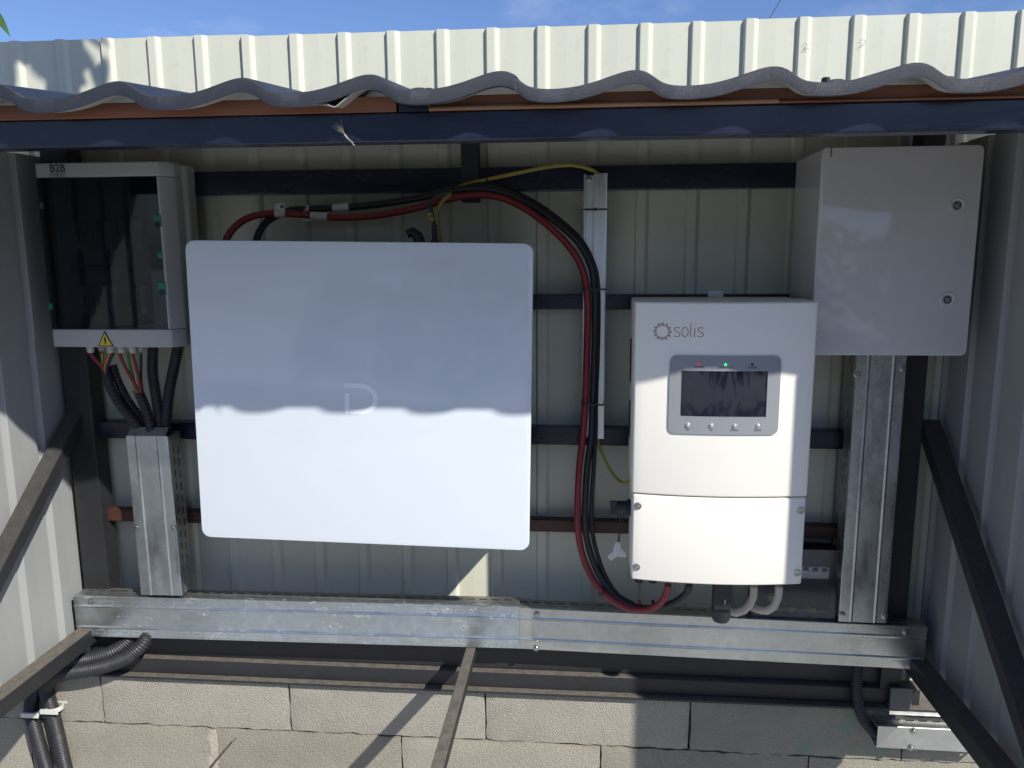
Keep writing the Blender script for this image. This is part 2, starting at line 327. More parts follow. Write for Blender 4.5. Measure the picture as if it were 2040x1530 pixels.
# ---------------------------------------------------------------- profiled steel cladding
PITCH_R = .1118
def profile(n0, n1, u0, depth, sgn=-1, lf=.007, tp=.019, rf=.011, lap=.016):
    pts = []
    for i in range(n0, n1):
        b = u0+i*PITCH_R
        pts += [(b, 0), (b+lf*.8, sgn*depth*.94), (b+lf, sgn*depth), (b+lf+tp, sgn*depth), (b+lf+tp+rf*.3, sgn*depth*.9), (b+lf+tp+rf, 0), (b+lf+tp+rf+.036, sgn*.0008)]
    pts.append((u0+n1*PITCH_R+lap, 0)); return pts
def sheet(pts, z0, z1, axis, base, name, mat, parent, th=.0012, nz=1, back=None):
    mb = MB(); n = len(pts); vs_ = []
    for k in range(nz+1):
        z = z0+(z1-z0)*k/nz
        for u, d in pts: vs_.append((u, base+d, z) if axis == 'x' else (base+d, u, z))
    mb.add(vs_, [(k*n+i, k*n+i+1, (k+1)*n+i+1, (k+1)*n+i) for k in range(nz) for i in range(n-1)])
    return mb.build(name, [mat]+([back] if back else []), parent, smooth=0, solid=th, matoff=1 if back else 0)

fence = thing('cladding_wall', (-.2, .01, 0), 'tall cream ribbed steel cladding wall rising behind the shelter roof', 'wall')
RX = -.7795
for k, (i0, i1) in enumerate(((-20,-10), (-10,0), (0,10), (10,20), (20,28))):
    sheet(profile(i0, i1, RX, .0088, -1, .0045, .016, .011), .4435, 1.985-.0012*k+(.003 if k % 2 else 0), 'x', .0085-.0016*k, 'cladding_sheet', M['cream'], fence)

# ---------------------------------------------------------------- concrete block wall under the cladding
bw = thing('block_wall', (-.2, .05, 0), 'low grey concrete block wall below the equipment shelter', 'wall')
BY = -.066
def block(x0, x1, z0, z1, mat, jit=.003):
    mb = MB(); nx = max(2, int((x1-x0)/.022)); nz = max(2, int((z1-z0)/.022)); y = BY+random.uniform(-jit, jit)
    g_ = .0022; x0 += g_; x1 -= g_; z0 += .0028; z1 -= .0018
    vs_ = []
    for j in range(nz+1):
        for i in range(nx+1):
            u, w = i/nx, j/nz; e = min(i, nx-i, j, nz-j)
            dx = random.uniform(-.0022, .0022) if 0 < i < nx else random.uniform(-.0016, .0016)
            dz = random.uniform(-.0028, .0028) if j in (0, nz) else random.uniform(-.002, .002)
            dy = (random.uniform(.0006, .0034) if e == 0 else 0)+random.uniform(-.0006, .0006)
            vs_.append((x0+(x1-x0)*u+dx, y+dy, z0+(z1-z0)*w+dz))
    fr = len(vs_); fs = [(j*(nx+1)+i, j*(nx+1)+i+1, (j+1)*(nx+1)+i+1, (j+1)*(nx+1)+i) for j in range(nz) for i in range(nx)]
    rim = [i for i in range(nx+1)]+[j*(nx+1)+nx for j in range(1, nz+1)]+[nz*(nx+1)+i for i in range(nx-1, -1, -1)]+[j*(nx+1) for j in range(nz-1, 0, -1)]
    for q in rim: vs_.append((vs_[q][0], y+.20, vs_[q][2]))
    m = len(rim); fs += [(rim[(i+1) % m], rim[i], fr+i, fr+(i+1) % m) for i in range(m)]+[tuple(fr+i for i in range(m))]
    mb.add(vs_, fs); return mb.build('block', mat, bw, smooth=40)
for c_, (zb, ztp, off) in enumerate(((.299,.4368,-1.2245),(.098,.299,-.9405),(.0,.098,-1.2245))):
    for i in range(-2, 7):
        x = off+.4965*i
        block(x, x+.4965, zb, ztp, (M['blockgreen'] if (c_ == 0 and i == 3) else (M['block'] if c_ == 0 else M['blocklow'])))
mb = MB(); mb.box(-2.4, 2.4, BY+.030, BY+.15, .001, .436); mb.build('mortar_core', M['mortar'], bw, smooth=0)
mb = MB(); mp_ = []
for i in range(12): mp_.append((-.9405+.015+random.uniform(-.003,.003), .293-i*.016))
for i in range(11, -1, -1): mp_.append((-.9405-.012+random.uniform(-.003,.003), .293-i*.016))
mb.prism(mp_, BY-.0008, BY+.02)
mb.build('mortar_patch', M['mortar'], bw, bevel=.0012)

# ---------------------------------------------------------------- shelter: frame, side walls, roof
XL, XR = -1.262, .802
sh = thing('equipment_shelter', (-.23, -.35, .5), 'open fronted lean-to shelter with dark wavy tile roof and navy steel frame', 'shelter')
def bar(name, x0, x1, y0, y1, z0, z1, mat, bev=.0025, label=None):
    mb = MB(); mb.box(x0, x1, y0, y1, z0, z1); o = mb.build(name, mat, sh, bevel=bev)
    if label: o['label'] = label
    return o
# back rails on the cladding
bar('rail', XL+.03, XR-.03, -.0470, -.0135, 1.628, 1.681, M['navy'])
bar('rail', XL+.06, XR-.06, -.0460, -.0135, 1.366, 1.4005, M['navy'])
bar('rail', XL+.06, XR-.06, -.0465, -.0135, 1.052, 1.094, M['navy'])
bar('rail', XL+.06, XR-.06, -.0430, -.0135, .838, .868, M['rust'], label='rusty red brown back rail')
bar('post_stub', -.272, -.233, -.0478, -.0135, 1.606, 1.765, M['black'])
# corner posts
bar('post', XL+.018, XL+.018+.067, -.066, -.0135, .4835, 1.76, M['black'])
bar('post', XR-.018-.085, XR-.018-.037, -.0660, -.0135, .4835, 1.76, M['black'])
bar('post', XL-.042, XL-.002, -.69, -.65, .0, 1.70, M['black'])
bar('post', XR+.002, XR+.042, -.69, -.65, .0, 1.70, M['black'])
# lower frame: base beam with ledge, three arms and front bar
bar('base_beam', XL+.01, XR-.01, -.0630, -.0200, .4433, .4830, M['black'])
bar('base_band', XL+.06, XR-.06, -.0460, -.0135, .4840, .5450, M['black'])  # black bar filling the dark band between base beam and tray
bar('base_plate', XL-.3, XR+.3, -.0810, .0600, .4370, .4430, M['black'], .001)
bar('arm', XL+.018, XL+.058, -.65, -.067, .541, .581, M['black'])
bar('arm', XR-.058, XR-.018, -.65, -.067, .541, .581, M['black'])
bar('arm', -.2700, -.2460, -.65, -.056, .5460, .5710, M['black'])
bar('front_bar', XL+.018, XR-.018, -.6495, -.612, .5015, .5405, M['black'])
for x in (XL+.036, XR-.036):
    mb = MB(); mb.beam((x, -.045, 1.115), (x, -.655, .59), .03, .042, upv=(1,0,0)); mb.build('brace', M['black'], sh, bevel=.002)
# front header beam and timber battens
bar('header_beam', XL-.01, XR+.03, -.655, -.615, 1.6595, 1.7005, M['navy'])
xa = (-0.2735,-0.6550,1.6960)[0]; xb = (-0.2244,-0.6550,1.7006)[0]
bar('batten', XL-.02, xa, -.658, -.622, 1.7010, 1.7225, M['wood'], .0012)
bar('batten', xb, XR+.05, -.653, -.622, 1.7010, 1.7225, M['wood'], .0012)
mb = MB(); mb.prism([(-.6535,1.7010),(-.6615,1.7010),(-.6615,1.7045),(-.6575,1.7075),(-.6535,1.7075)], xb, .27, 'x'); mb.build('batten_strip', M['woodlit'], sh, bevel=.0008)
mb = MB(); mb.prism([(-.6535,1.7010),(-.6600,1.7010),(-.6600,1.7035),(-.6565,1.7055),(-.6535,1.7055)], .2705, XR+.05, 'x'); mb.build('batten_strip', M['wood'], sh, bevel=.0008)
bar('roof_bracket', xa+.004, xb-.003, -.656, -.622, 1.7008, 1.7215, M['navy'], .001)
for y in (-.33, -.05):
    bar('purlin', XL-.01, XR+.02, y-.02, y+.02, 1.700+(y+.645)*.105-.006, 1.7195+(y+.645)*.105, M['wood'], .0015)
# side walls
lw = empty('side_wall', (XL, -.35, .56)); lw.parent = sh; lw.location = WPOS[lw]-WPOS[sh]; lw['label'] = 'left side wall of ribbed grey sheet, sunlit low down'
rw = empty('side_wall', (XR, -.35, .56)); rw.parent = sh; rw.location = WPOS[rw]-WPOS[sh]; rw['label'] = 'right side wall of ribbed grey sheet, in shade'
pl = profile(0, 7, -.712, .012, -1, .004, .014, .010); pr = profile(0, 7, -.712, .012, 1, .004, .014, .010)
pl = [(-.690, 0)]+[p for p in pl if -.690 < p[0] < -.010]+[(-.004, 0)]; pr = [(-.690, 0)]+[p for p in pr if -.690 < p[0] < -.010]+[(-.004, 0)]
sheet(pl, .505, 1.318, 'y', XL, 'cladding_sheet', M['inner'], lw)
sheet(pl, 1.300, 1.72, 'y', XL+.003, 'cladding_sheet', M['inner'], lw)
sheet(pr, .505, 1.72, 'y', XR, 'cladding_sheet', M['inner'], rw)
mb = MB(); mb.beam((XL-.006, -.690, 1.706), (XL-.006, -.014, 1.772), .030, .046); mb.build('gap_trim', M['inner'], lw, bevel=.002)  # bar added to shut out light leaking in under the roof
mb = MB(); mb.box(.7825, XR+.0015, -.6905, -.664, .505, 1.7000); mb.build('shadow_trim', M['inner'], rw, bevel=.001)  # added out of view to move the wall's shadow edge on the inverter
# wavy metal tile roof
WV = [(0,1),(.05,.96),(.10,.80),(.15,.52),(.20,.25),(.26,.085),(.32,.02),(.39,0),(.48,.035),(.58,.13),(.70,.355),(.80,.61),(.90,.865),(.96,.975),(1,1)]
def wave(x):
    u = ((x+.4861)/.1846) % 1.0
    for (a, p), (b, q) in zip(WV, WV[1:]):
        if a <= u <= b:
            i = WV.index((a, p)); m0 = (q-WV[i-1][1])/((b-WV[i-1][0])) if i > 0 else 0; j = i+1
            m1 = (WV[j+1][1]-p)/(WV[j+1][0]-a) if j+1 < len(WV) else 0
            h = b-a; t = (u-a)/h
            return (2*t**3-3*t*t+1)*p+(t**3-2*t*t+t)*h*m0+(-2*t**3+3*t*t)*q+(t**3-t*t)*h*m1
    return 1
SL = math.tan(R(6))
def torn(x):
    if x > -.300: return wave(x)
    t = (-.300-x)/.052
    return 1-1.75*t if t < 1 else (-.75+.22*(t-1)/.25 if t < 1.25 else -.53-.3*(t-1.25))
def roof_sheet(x0, x1, dz, drop, yf, wv):
    nx = int((x1-x0)/.0038)
    prof = [(yf+.0004, -1, 0), (yf, -1, .0012), (yf, 0, -.0014), (yf+.0006, 0, -.0004), (yf+.003, 0, .0003), (yf+.02, 0, .0021), (-.35, None, 0), (-.349, None, 0), (-.0125, None, 0)]
    mb = MB(); hem = MB(); m = nx+1
    for k, (y, a, d) in enumerate(prof):
        for i in range(m):
            x = x0+(x1-x0)*i/nx; zz = 1.7218+.0220*wv(x)+dz
            if a is None: zz += (y+.70)*SL+(.012 if k >= 7 else 0)
            else: zz += a*drop(x)+d
            mb.v.append((x, y, zz))
    for k in range(len(prof)-1):
        for i in range(nx): mb.f.append((k*m+i, k*m+i+1, (k+1)*m+i+1, (k+1)*m+i)); mb.m.append(0)
    o = mb.build('roof_sheet', [M['roofback'], M['roof']], sh, smooth=32, solid=.0011, matoff=1)
    for y, d in ((yf+.0012, .0004), (yf+.028, .0050)):          # hem folded back under the front edge, pale back coat showing
        for i in range(m):
            x = x0+(x1-x0)*i/nx; hem.v.append((x, y, 1.7218+.0220*wv(x)+dz-drop(x)+d))
    for i in range(nx): hem.f.append((i, i+1, m+i+1, m+i)); hem.m.append(0)
    hem.build('hem', M['roofback'], o, smooth=60)
    return o
roof_sheet(XL-.14, -.095, 0, lambda x: .0190, -.7000, wave)
roof_sheet(-.376, XR+.16, -.0028, lambda x: .0172 if x > -.296 else max(.0012, .0172-(-.296-x)*1.6), -.6975, torn)
for px, x_ in ((0,-1.03),(1,-.62),(2,(-0.2346,-0.6000,1.7461)[0]),(3,(0.3478,-0.6000,1.7428)[0])):
    mb = MB(); z = 1.7218+.0220*wave(x_)+.105*.1
    mb.lathe((x_, -.60, z), (0,0,1), [(.009,0),(.009,.002),(.0062,.003),(.0062,.010),(.005,.011)], 6); mb.build('roof_screw', M['black'], sh)

# ---------------------------------------------------------------- wall battery
BF = -.250
bt = [(-0.8207,-0.2500,1.5261), (-0.0995,-0.2500,1.5119), (-0.1082,-0.2500,0.8735), (-0.8259,-0.2500,0.8821)]
bcx = sum(p[0] for p in bt)/4; bcz = sum(p[2] for p in bt)/4; BWd = .5*(bt[1][0]-bt[0][0]+bt[2][0]-bt[3][0]); BHt = .5*(bt[0][2]-bt[3][2]+bt[1][2]-bt[2][2])
x0, x1, z0, z1 = bcx-BWd/2, bcx+BWd/2, bcz-BHt/2, bcz+BHt/2
bat = thing('wall_battery', (bcx, -.15, bcz), 'wide white flat fronted battery with rounded corners hung in the middle', 'battery')
mb = MB(); mb.prism(rrect(x0, x1, z0, z1, .020, 8), BF, BF+.009); mb.build('front_panel', M['white'], bat, bevel=.0016, seg=3)
mb = MB(); mb.prism(rrect(x0+.006, x1-.006, z0+.006, z1-.006, .016), BF+.0092, BF+.016); mb.build('panel_rim', M['inv'], bat)
mb = MB(); mb.prism(rrect(x0+.010, x1-.010, z0+.012, z1-.012, .012), BF+.0162, -.075); mb.build('casing', M['casing'], bat, bevel=.003)
for zc in (z1-.13, z0+.13):
    mb = MB(); mb.box(x0+.12, x1-.12, -.0748, -.0485, zc-.03, zc+.03); mb.build('wall_bracket', M['black'], bat, bevel=.002)
mb = MB(); w_ = .0105
dx0, dz1 = (-0.4911,-0.2500,1.2249)[0], (-0.4912,-0.2500,1.2239)[2]; dzb = (-0.4935,-0.2500,1.1683)[2]; dxr = (-0.4290,-0.2500,1.2011)[0]
pts = [(dx0-.004, dz1), (dx0+.030, dz1)]
cxd = dx0+.032; rd = (dz1-dzb)/2
for k in range(1, 15):
    a = R(90-180*k/15); pts.append((cxd+(dxr-cxd)*math.cos(a), dzb+rd+rd*math.sin(a)))
pts += [(dx0+.030, dzb), (dx0+.006, dzb)]
mb.ribbon(pts, w_, BF-.0006); mb.ribbon([(dx0+.0015, dz1-.016), (dx0+.0015, dzb-.005)], w_, BF-.0006); mb.build('logo', M['logo'], bat, smooth=0)
for i in range(3):
    mb = MB(); mb.box(x1-.0102, x1-.0085, -.19, -.12, bcz-.02+i*.12, bcz+.03+i*.12); mb.build('side_handle', M['mid'], bat, bevel=.0005)
bat.rotation_euler = (0, R(.95), 0)
# plugs on top of the battery
mb = MB(); mb.tube([(-0.3438,-0.1600,1.5119),(-0.3497,-0.1600,1.5308),(-0.3603,-0.1600,1.5392),(-0.3712,-0.1600,1.5351)], lambda t: .0125-.003*t, 12); o = mb.build('cable_plug', M['blk']); tag(o, 'short curled black plug standing on top of the white battery', 'plug')
e = thing('signal_cable', (-0.3154,-0.1500,1.5160), 'thin black signal lead with yellow collar rising from the battery top', 'cable')
mb = MB(); mb.tube([(-0.3155,-0.1500,1.5097),(-0.3150,-0.1500,1.5307),(-0.3165,-0.1500,1.5620),(-0.3204,-0.1500,1.5777),(-0.3253,-0.1500,1.5954),(-0.3132,-0.1500,1.6118),(-0.2766,-0.1500,1.6216)], .0042, 8); mb.build('lead', M['blk'], e)
mb = MB(); mb.tube([(-0.3155,-0.1500,1.5097),(-0.3152,-0.1500,1.5223)], .0095, 10, smooth=False); mb.tube([(-0.3152,-0.1500,1.5223),(-0.3156,-0.1500,1.5537)], .0058, 10, smooth=False); mb.build('boot', M['blk'], e)
mb = MB(); mb.tube([(-0.3192,-0.1500,1.5610),(-0.3201,-0.1500,1.5694)], .0064, 10, smooth=False); mb.tube([(-0.3216,-0.1500,1.5725),(-0.3236,-0.1500,1.5777)], .0064, 10, smooth=False); mb.build('collar', M['yel'], e)
o = MB().tube([(-0.3057,-0.1200,1.5118),(-0.3094,-0.1200,1.5417),(-0.3131,-0.1200,1.5736),(-0.3059,-0.1200,1.5999),(-0.2816,-0.1200,1.6216)], .0038, 8, mi=0, mi2=1).build('earth_wire', [M['yel'], M['grn']]); tag(o, 'dim yellow green earth wire rising from behind the battery top', 'wire')

# ---------------------------------------------------------------- inverter
IV = -.316
a_, b_, c_, d_ = (0.0994,-0.3160,1.4012), (0.4392,-0.3160,1.4028), (0.4364,-0.3160,0.8416), (0.1002,-0.3160,0.8456)
ix0 = (a_[0]+d_[0])/2; ix1 = (b_[0]+c_[0])/2; iz1 = (a_[2]+b_[2])/2; iz0 = (c_[2]+d_[2])/2
isx = .5*((0.0988,-0.3160,1.0245)[2]+(0.4363,-0.3160,1.0216)[2]); SAG = .017
imid = (ix0+ix1)/2; ihw = (ix1-ix0)/2
def yf(x): return IV-SAG*(1-((x-imid)/ihw)**2)
def plan(inset, back, n=18, r=.006):
    pts = []
    for k in range(n+1):
        x = ix0+inset+(ix1-ix0-2*inset)*k/n; pts.append((x, yf(x)))
    return pts+[(ix1-inset, back), (ix0+inset, back)]
inv = thing('hybrid_inverter', (imid, -.2, iz0), 'white upright inverter with grey display panel hung on the right', 'inverter')
mb = MB(); mb.prism(plan(0, -.215), isx+.0012, iz1, 'z'); mb.build('housing', M['inv'], inv, bevel=.005, seg=3)
mb = MB(); mb.prism(plan(.002, -.215), iz0, isx-.0012, 'z'); mb.build('wiring_cover', M['inv'], inv, bevel=.0045, seg=3)
mb = MB(); mb.box(ix0+.004, ix1-.004, -.214, -.10, isx-.008, iz1-.004); mb.box(ix0+.008, ix1-.008, -.214, -.10, iz0+.012, isx-.0085); mb.build('rear_housing', M['inv'], inv, bevel=.004)
mb = MB()
for i in range(22):
    x = ix0+.012+i*(ix1-ix0-.024)/21; mb.box(x-.0016, x+.0016, -.0995, -.055, isx-.02, iz1-.03)
mb.build('heat_sink', M['mid'], inv, smooth=0)
mb = MB(); mb.box(ix0+.175, ix0+.208, -.0548, -.0485, iz1-.12, iz1+.007); mb.build('hanging_bracket', M['galv2'], inv, bevel=.001)
for z0_, z1_ in ((iz1-.18, iz1-.09), (iz1-.30, iz1-.225)):
    mb = MB(); mb.box(ix0+.0015, ix0+.0050, -.185, -.135, z0_, z1_); mb.build('side_vent', M['dark'], inv, bevel=.001)
# display panel
bx0 = .5*((0.1656,-0.3300,1.2976)[0]+(0.1656,-0.3300,1.1530)[0]); bx1 = .5*((0.3717,-0.3300,1.2987)[0]+(0.3723,-0.3300,1.1540)[0]); bz1 = (0.2679,-0.3320,1.3013)[2]; bz0 = (0.2689,-0.3320,1.1500)[2]
sx0 = .5*((0.1877,-0.3320,1.2711)[0]+(0.1873,-0.3320,1.1873)[0]); sx1 = .5*((0.3477,-0.3320,1.2722)[0]+(0.3480,-0.3320,1.1864)[0]); sz1 = (0.2671,-0.3320,1.2726)[2]; sz0 = (0.2676,-0.3320,1.1844)[2]
def strip(mb, x0, x1, ztop, zbot, eps, th, n=24):
    """a slab lying on the bowed front"""
    xs = [x0+(x1-x0)*i/n for i in range(n+1)]; vs_ = []
    for x in xs:
        for y, z in ((yf(x)-eps, zbot(x)), (yf(x)-eps, ztop(x)), (yf(x)-eps+th, ztop(x)), (yf(x)-eps+th, zbot(x))): vs_.append((x, y, z))
    fs = []
    for i in range(n):
        a, b = i*4, i*4+4
        fs += [(a, a+1, b+1, b), (a+1, a+2, b+2, b+1), (a+2, a+3, b+3, b+2), (a+3, a, b, b+3)]
    fs += [(3,2,1,0), (n*4, n*4+1, n*4+2, n*4+3)]; mb.add(vs_, fs)
RB = .0125
def zt(x):
    d = max(0, RB-(x-bx0), RB-(bx1-x)); return bz1-(RB-math.sqrt(max(0, RB*RB-d*d)))
def zb(x):
    d = max(0, RB-(x-bx0), RB-(bx1-x)); return bz0+(RB-math.sqrt(max(0, RB*RB-d*d)))
mb = MB(); E_ = .0030
strip(mb, bx0, sx0, zt, zb, E_, E_, 14); strip(mb, sx1, bx1, zt, zb, E_, E_, 14)
strip(mb, sx0, sx1, zt, lambda x: sz1, E_, E_, 14); strip(mb, sx0, sx1, lambda x: sz0, zb, E_, E_, 14)
bz = mb.build('display_bezel', M['bezel'], inv, smooth=50)
mb = MB(); strip(mb, sx0+.0004, sx1-.0004, lambda x: sz1-.0004, lambda x: sz0+.0004, .0006, .0008, 14); mb.build('screen', M['screen'], bz, smooth=50)
def ye(x): return yf(x)-E_-.0003
for (px, py), mat_ in zip(((1392,725),(1445,726),(1498,726)), (M['ledred'], M['ledgreen'], M['ink'])):
    p = ((0.2190,-0.3330,1.2858), (0.2683,-0.3330,1.2852), (0.3174,-0.3330,1.2855))[(1392,1445,1498).index(px)]
    mb = MB(); mb.lathe((p[0], yf(p[0])-E_, p[2]), (0,-1,0), [(.0026,0),(.0024,.0010),(.0014,.0018),(.0003,.002)], 14); mb.build('indicator_light', mat_, bz)
for p, s in (((0.2192,-0.3330,1.2786), 'POWER'), ((0.2686,-0.3330,1.2780), 'OPERATION'), ((0.3177,-0.3330,1.2783), 'ALARM')): mb = MB(); text_into(mb, s, .0052, p[0], p[2], ye, bold=.00004); mb.build('panel_lettering', M['ink'], bz, smooth=0)
for p, s in (((0.2023,-0.3330,1.1572), 'ESC'), ((0.2458,-0.3330,1.1573), 'UP'), ((0.2892,-0.3330,1.1575), 'DOWN'), ((0.3332,-0.3330,1.1576), 'ENTER')): mb = MB(); text_into(mb, s, .0046, p[0], p[2], ye); mb.build('panel_lettering', M['ink'], bz, smooth=0)
for p in ((0.2020,-0.3330,1.1676), (0.2460,-0.3330,1.1677), (0.2897,-0.3330,1.1673), (0.3332,-0.3330,1.1679)):
    mb = MB(); mb.lathe((p[0], yf(p[0])-E_, p[2]), (0,-1,0), [(.0050,0),(.0048,.0006),(.0040,.0009),(.0036,.0022),(.0024,.0032),(.0006,.0035)], 18); mb.build('button', M['button'], bz)
# brand print: spiky sun ring and thin letters
def y0(x): return yf(x)-.0004
mb = MB(); cx, _, cz = (0.1503,-0.3300,1.3463)
for kk, (ro, ri, w_) in enumerate(((.0178,.0112,.00115), (.0156,.0108,.00065))):
    pts = []
    for k in range(24):
        a = 2*PI*k/24+PI/2+kk*PI/12; rr = ro if k % 2 == 0 else ri; pts.append((cx+rr*math.cos(a), cz+rr*math.sin(a)))
    mb.ribbon(pts, w_, y0, closed=True)
for k in range(12):
    a = 2*PI*k/12+PI/2; a2 = a+PI/18
    mb.ribbon([(cx+.0112*math.cos(a-.16), cz+.0112*math.sin(a-.16)), (cx+.0138*math.cos(a-.02), cz+.0138*math.sin(a-.02)), (cx+.0166*math.cos(a), cz+.0166*math.sin(a))], .0009, y0)
mb.build('sun_emblem', M['brown'], inv, smooth=0)
mb = MB(); lx = (0.1718,-0.3300,1.3463)[0]; lz = (0.1721,-0.3300,1.3368)[2]; sc_ = ((0.2267,-0.3300,1.3465)[0]-lx)/5.25
def lt(pts, dx): mb.ribbon([(lx+(dx+p[0])*sc_, lz+p[1]*sc_) for p in pts], .0014, y0)
S_ = [(1.0,1.55),(.82,1.66),(.5,1.70),(.22,1.63),(.10,1.42),(.14,1.15),(.35,.98),(.62,.86),(.92,.74),(1.06,.52),(1.02,.26),(.82,.09),(.5,.03),(.2,.08),(.02,.2)]
lt(S_, 0); lt([(.62+.56*math.cos(R(a)), .865+.83*math.sin(R(a))) for a in range(0, 361, 15)], 1.32)
lt([(0,2.55),(0,.3),(.05,.1),(.2,.03)], 2.92); lt([(0,1.68),(0,.03)], 3.62); lt([(0,2.3),(0,2.46)], 3.62); lt(S_, 4.12)
mb.build('brand_lettering', M['redprint'], inv, smooth=0)
for p in ((0.1088,-0.3220,0.9988), (0.1093,-0.3220,0.8709), (0.4265,-0.3220,0.9969), (0.4266,-0.3220,0.8680)):
    x = min(max(p[0], ix0+.012), ix1-.012)
    mb = MB(); mb.lathe((x, yf(x)+.001, p[2]), (0,-1,0), [(.0075,0),(.0075,.0018),(.0066,.0030),(.0046,.0030),(.0036,.0014),(.0012,.0012)], 16)
    mb.build('screw', M['steel'], inv)
# underside glands and plugs
for p in ((0.1879,-0.2000,0.7752), (0.2329,-0.2000,0.7744), (0.3684,-0.2000,0.7812), (0.4229,-0.2000,0.7830), (0.3343,-0.1700,0.7667)):
    mb = MB(); mb.lathe((p[0], p[1], iz0+.012), (0,0,-1), [(.017,0),(.017,.014),(.014,.016),(.014,.028),(.010,.032)], 12); mb.build('cable_gland', M['blk'], inv)
for p in ((0.1293,-0.1500,0.7474), (0.1604,-0.1500,0.7484)):
    mb = MB(); mb.lathe((p[0], p[1], iz0+.012), (0,0,-1), [(.0095,0),(.0095,.042),(.0078,.044),(.0078,.066),(.0095,.067),(.0095,.088),(.006,.090)], 12); mb.build('solar_connector', M['blk'], inv)
kp = (0.0954,-0.2500,0.9723)
mb = MB(); mb.lathe((ix0+.006, kp[1], kp[2]), (-1,0,0), [(.018,0),(.018,.010),(.014,.012),(.0135,.030),(.011,.033)], 16); mb.box(ix0-.040, ix0-.012, kp[1]-.004, kp[1]+.004, kp[2]-.013, kp[2]+.013); mb.build('switch_knob', M['blk'], inv)
lg = (0.2939,-0.2500,0.7698)
lzb = (0.2955,-0.2500,0.7272)[2]; lzm = (0.2944,-0.2500,0.7564)[2]
e = thing('data_logger', (lg[0], lg[1], lzb), 'black stick shaped data logger plugged under the inverter', 'data logger')
mb = MB(); mb.prism(rrect(lg[0]-.018, lg[0]+.018, lzm, iz0+.003, .003), lg[1]-.014, lg[1]+.014); mb.build('body', M['blk'], e, bevel=.003)
mb = MB(); mb.lathe((lg[0], lg[1], lzm-.0002), (0,0,-1), [(.0205,0),(.0205,.004),(.0195,(lzm-lzb)*.65),(.016,(lzm-lzb)*.9),(.009,lzm-lzb)], 18); mb.build('cap', M['blk'], e)
mb = MB(); mb.box(lg[0]+.004, lg[0]+.006, lg[1]-.0146, lg[1]-.0140, lzm+.016, lzm+.026); mb.build('mark', M['sleeve'], e, smooth=0)
e = thing('hanging_tag', (0.0776,-0.2200,0.8681), 'small white plastic key tag dangling on black string beside the inverter', 'tag')
mb = MB(); mb.tube([(0.0837,-0.2200,0.9543),(0.0800,-0.2200,0.9186),(0.0785,-0.2200,0.8827)], .0011, 6); mb.tube([(0.0903,-0.2150,0.9505),(0.0866,-0.2150,0.9170),(0.0798,-0.2150,0.8808)], .0011, 6); mb.build('string', M['blk'], e)
tp_ = [(0.0700,-0.2200,0.8802), (0.0763,-0.2200,0.8872), (0.0838,-0.2200,0.8840), (0.0861,-0.2200,0.8717), (0.0958,-0.2200,0.8618), (0.0981,-0.2200,0.8540), (0.0896,-0.2200,0.8515), (0.0789,-0.2200,0.8546), (0.0642,-0.2200,0.8428), (0.0555,-0.2200,0.8539), (0.0681,-0.2200,0.8644)]
mb = MB(); mb.prism([(p[0], p[2]) for p in tp_], -.2225, -.2190); mb.build('plate', M['sleeve'], e, bevel=.001)

# ---------------------------------------------------------------- grey cabinet
c0, c1, c2 = (0.4490,-0.2400,1.6898), (0.7411,-0.2400,1.2914), (0.7467,-0.2400,1.6865)
gx0, gx1, gz1, gz0 = c0[0], .5*(c1[0]+c2[0]), .5*(c0[2]+c2[2]), c1[2]
cb = thing('control_cabinet', ((gx0+gx1)/2, -.13, gz0), 'glossy grey steel cabinet with two round locks high on the right', 'cabinet')
mb = MB(); mb.prism(rrect(gx0, gx1, gz0, gz1, .011, 5), -.2400, -.2235); mb.build('door', M['cab'], cb, bevel=.0022, seg=3)
mb = MB(); mb.box(gx0+.002, gx1-.002, -.2205, -.045, gz0+.003, gz1-.003); mb.build('box', M['cab'], cb, bevel=.004, seg=2)
mb = MB(); mb.box(gx0+.006, gx1-.006, -.2233, -.2206, gz0+.006, gz1-.006); mb.build('door_seal', M['dark'], cb, smooth=0)
mb = MB(); mb.box(gx0+.0165, gx0+.0178, -.2412, -.2398, gz1-.018, gz1+.0006); mb.build('hinge_slit', M['dark'], cb, smooth=0)
for p, rot in (((0.7026,-0.2420,1.5782), 180), ((0.6995,-0.2420,1.4007), -90)):
    mb = MB(); mb.lathe((p[0], -.2398, p[2]), (0,-1,0), [(.0145,0),(.0145,.0016),(.0132,.0024),(.0120,.0016),(.0085,.0016),(.0080,.0004)], 28); lk = mb.build('lock', M['cab'], cb)
    mb = MB(); mb.lathe((p[0], -.2402, p[2]), (0,-1,0), [(.0079,0),(.0079,.0008)], 24); mb.build('keyway', M['mid'], lk)
    mb = MB(); mb.prism([(p[0]+.0068*math.cos(R(rot+k*120)), p[2]+.0068*math.sin(R(rot+k*120))) for k in range(3)], -.2428, -.2405); mb.build('key_insert', M['steel'], lk, bevel=.0005)
mb = MB()
for i in range(16):
    p = (0.5478,-0.2400,1.4750); x = p[0]+random.gauss(0,.012); z = p[2]+random.gauss(0,.016); mb.lathe((x, -.2401, z), (0,-1,0), [(random.uniform(.0003,.0009),0),(.0002,.0003)], 6)
o = mb.build('paint_specks', M['sleeve'], cb); o['kind'] = 'stuff'

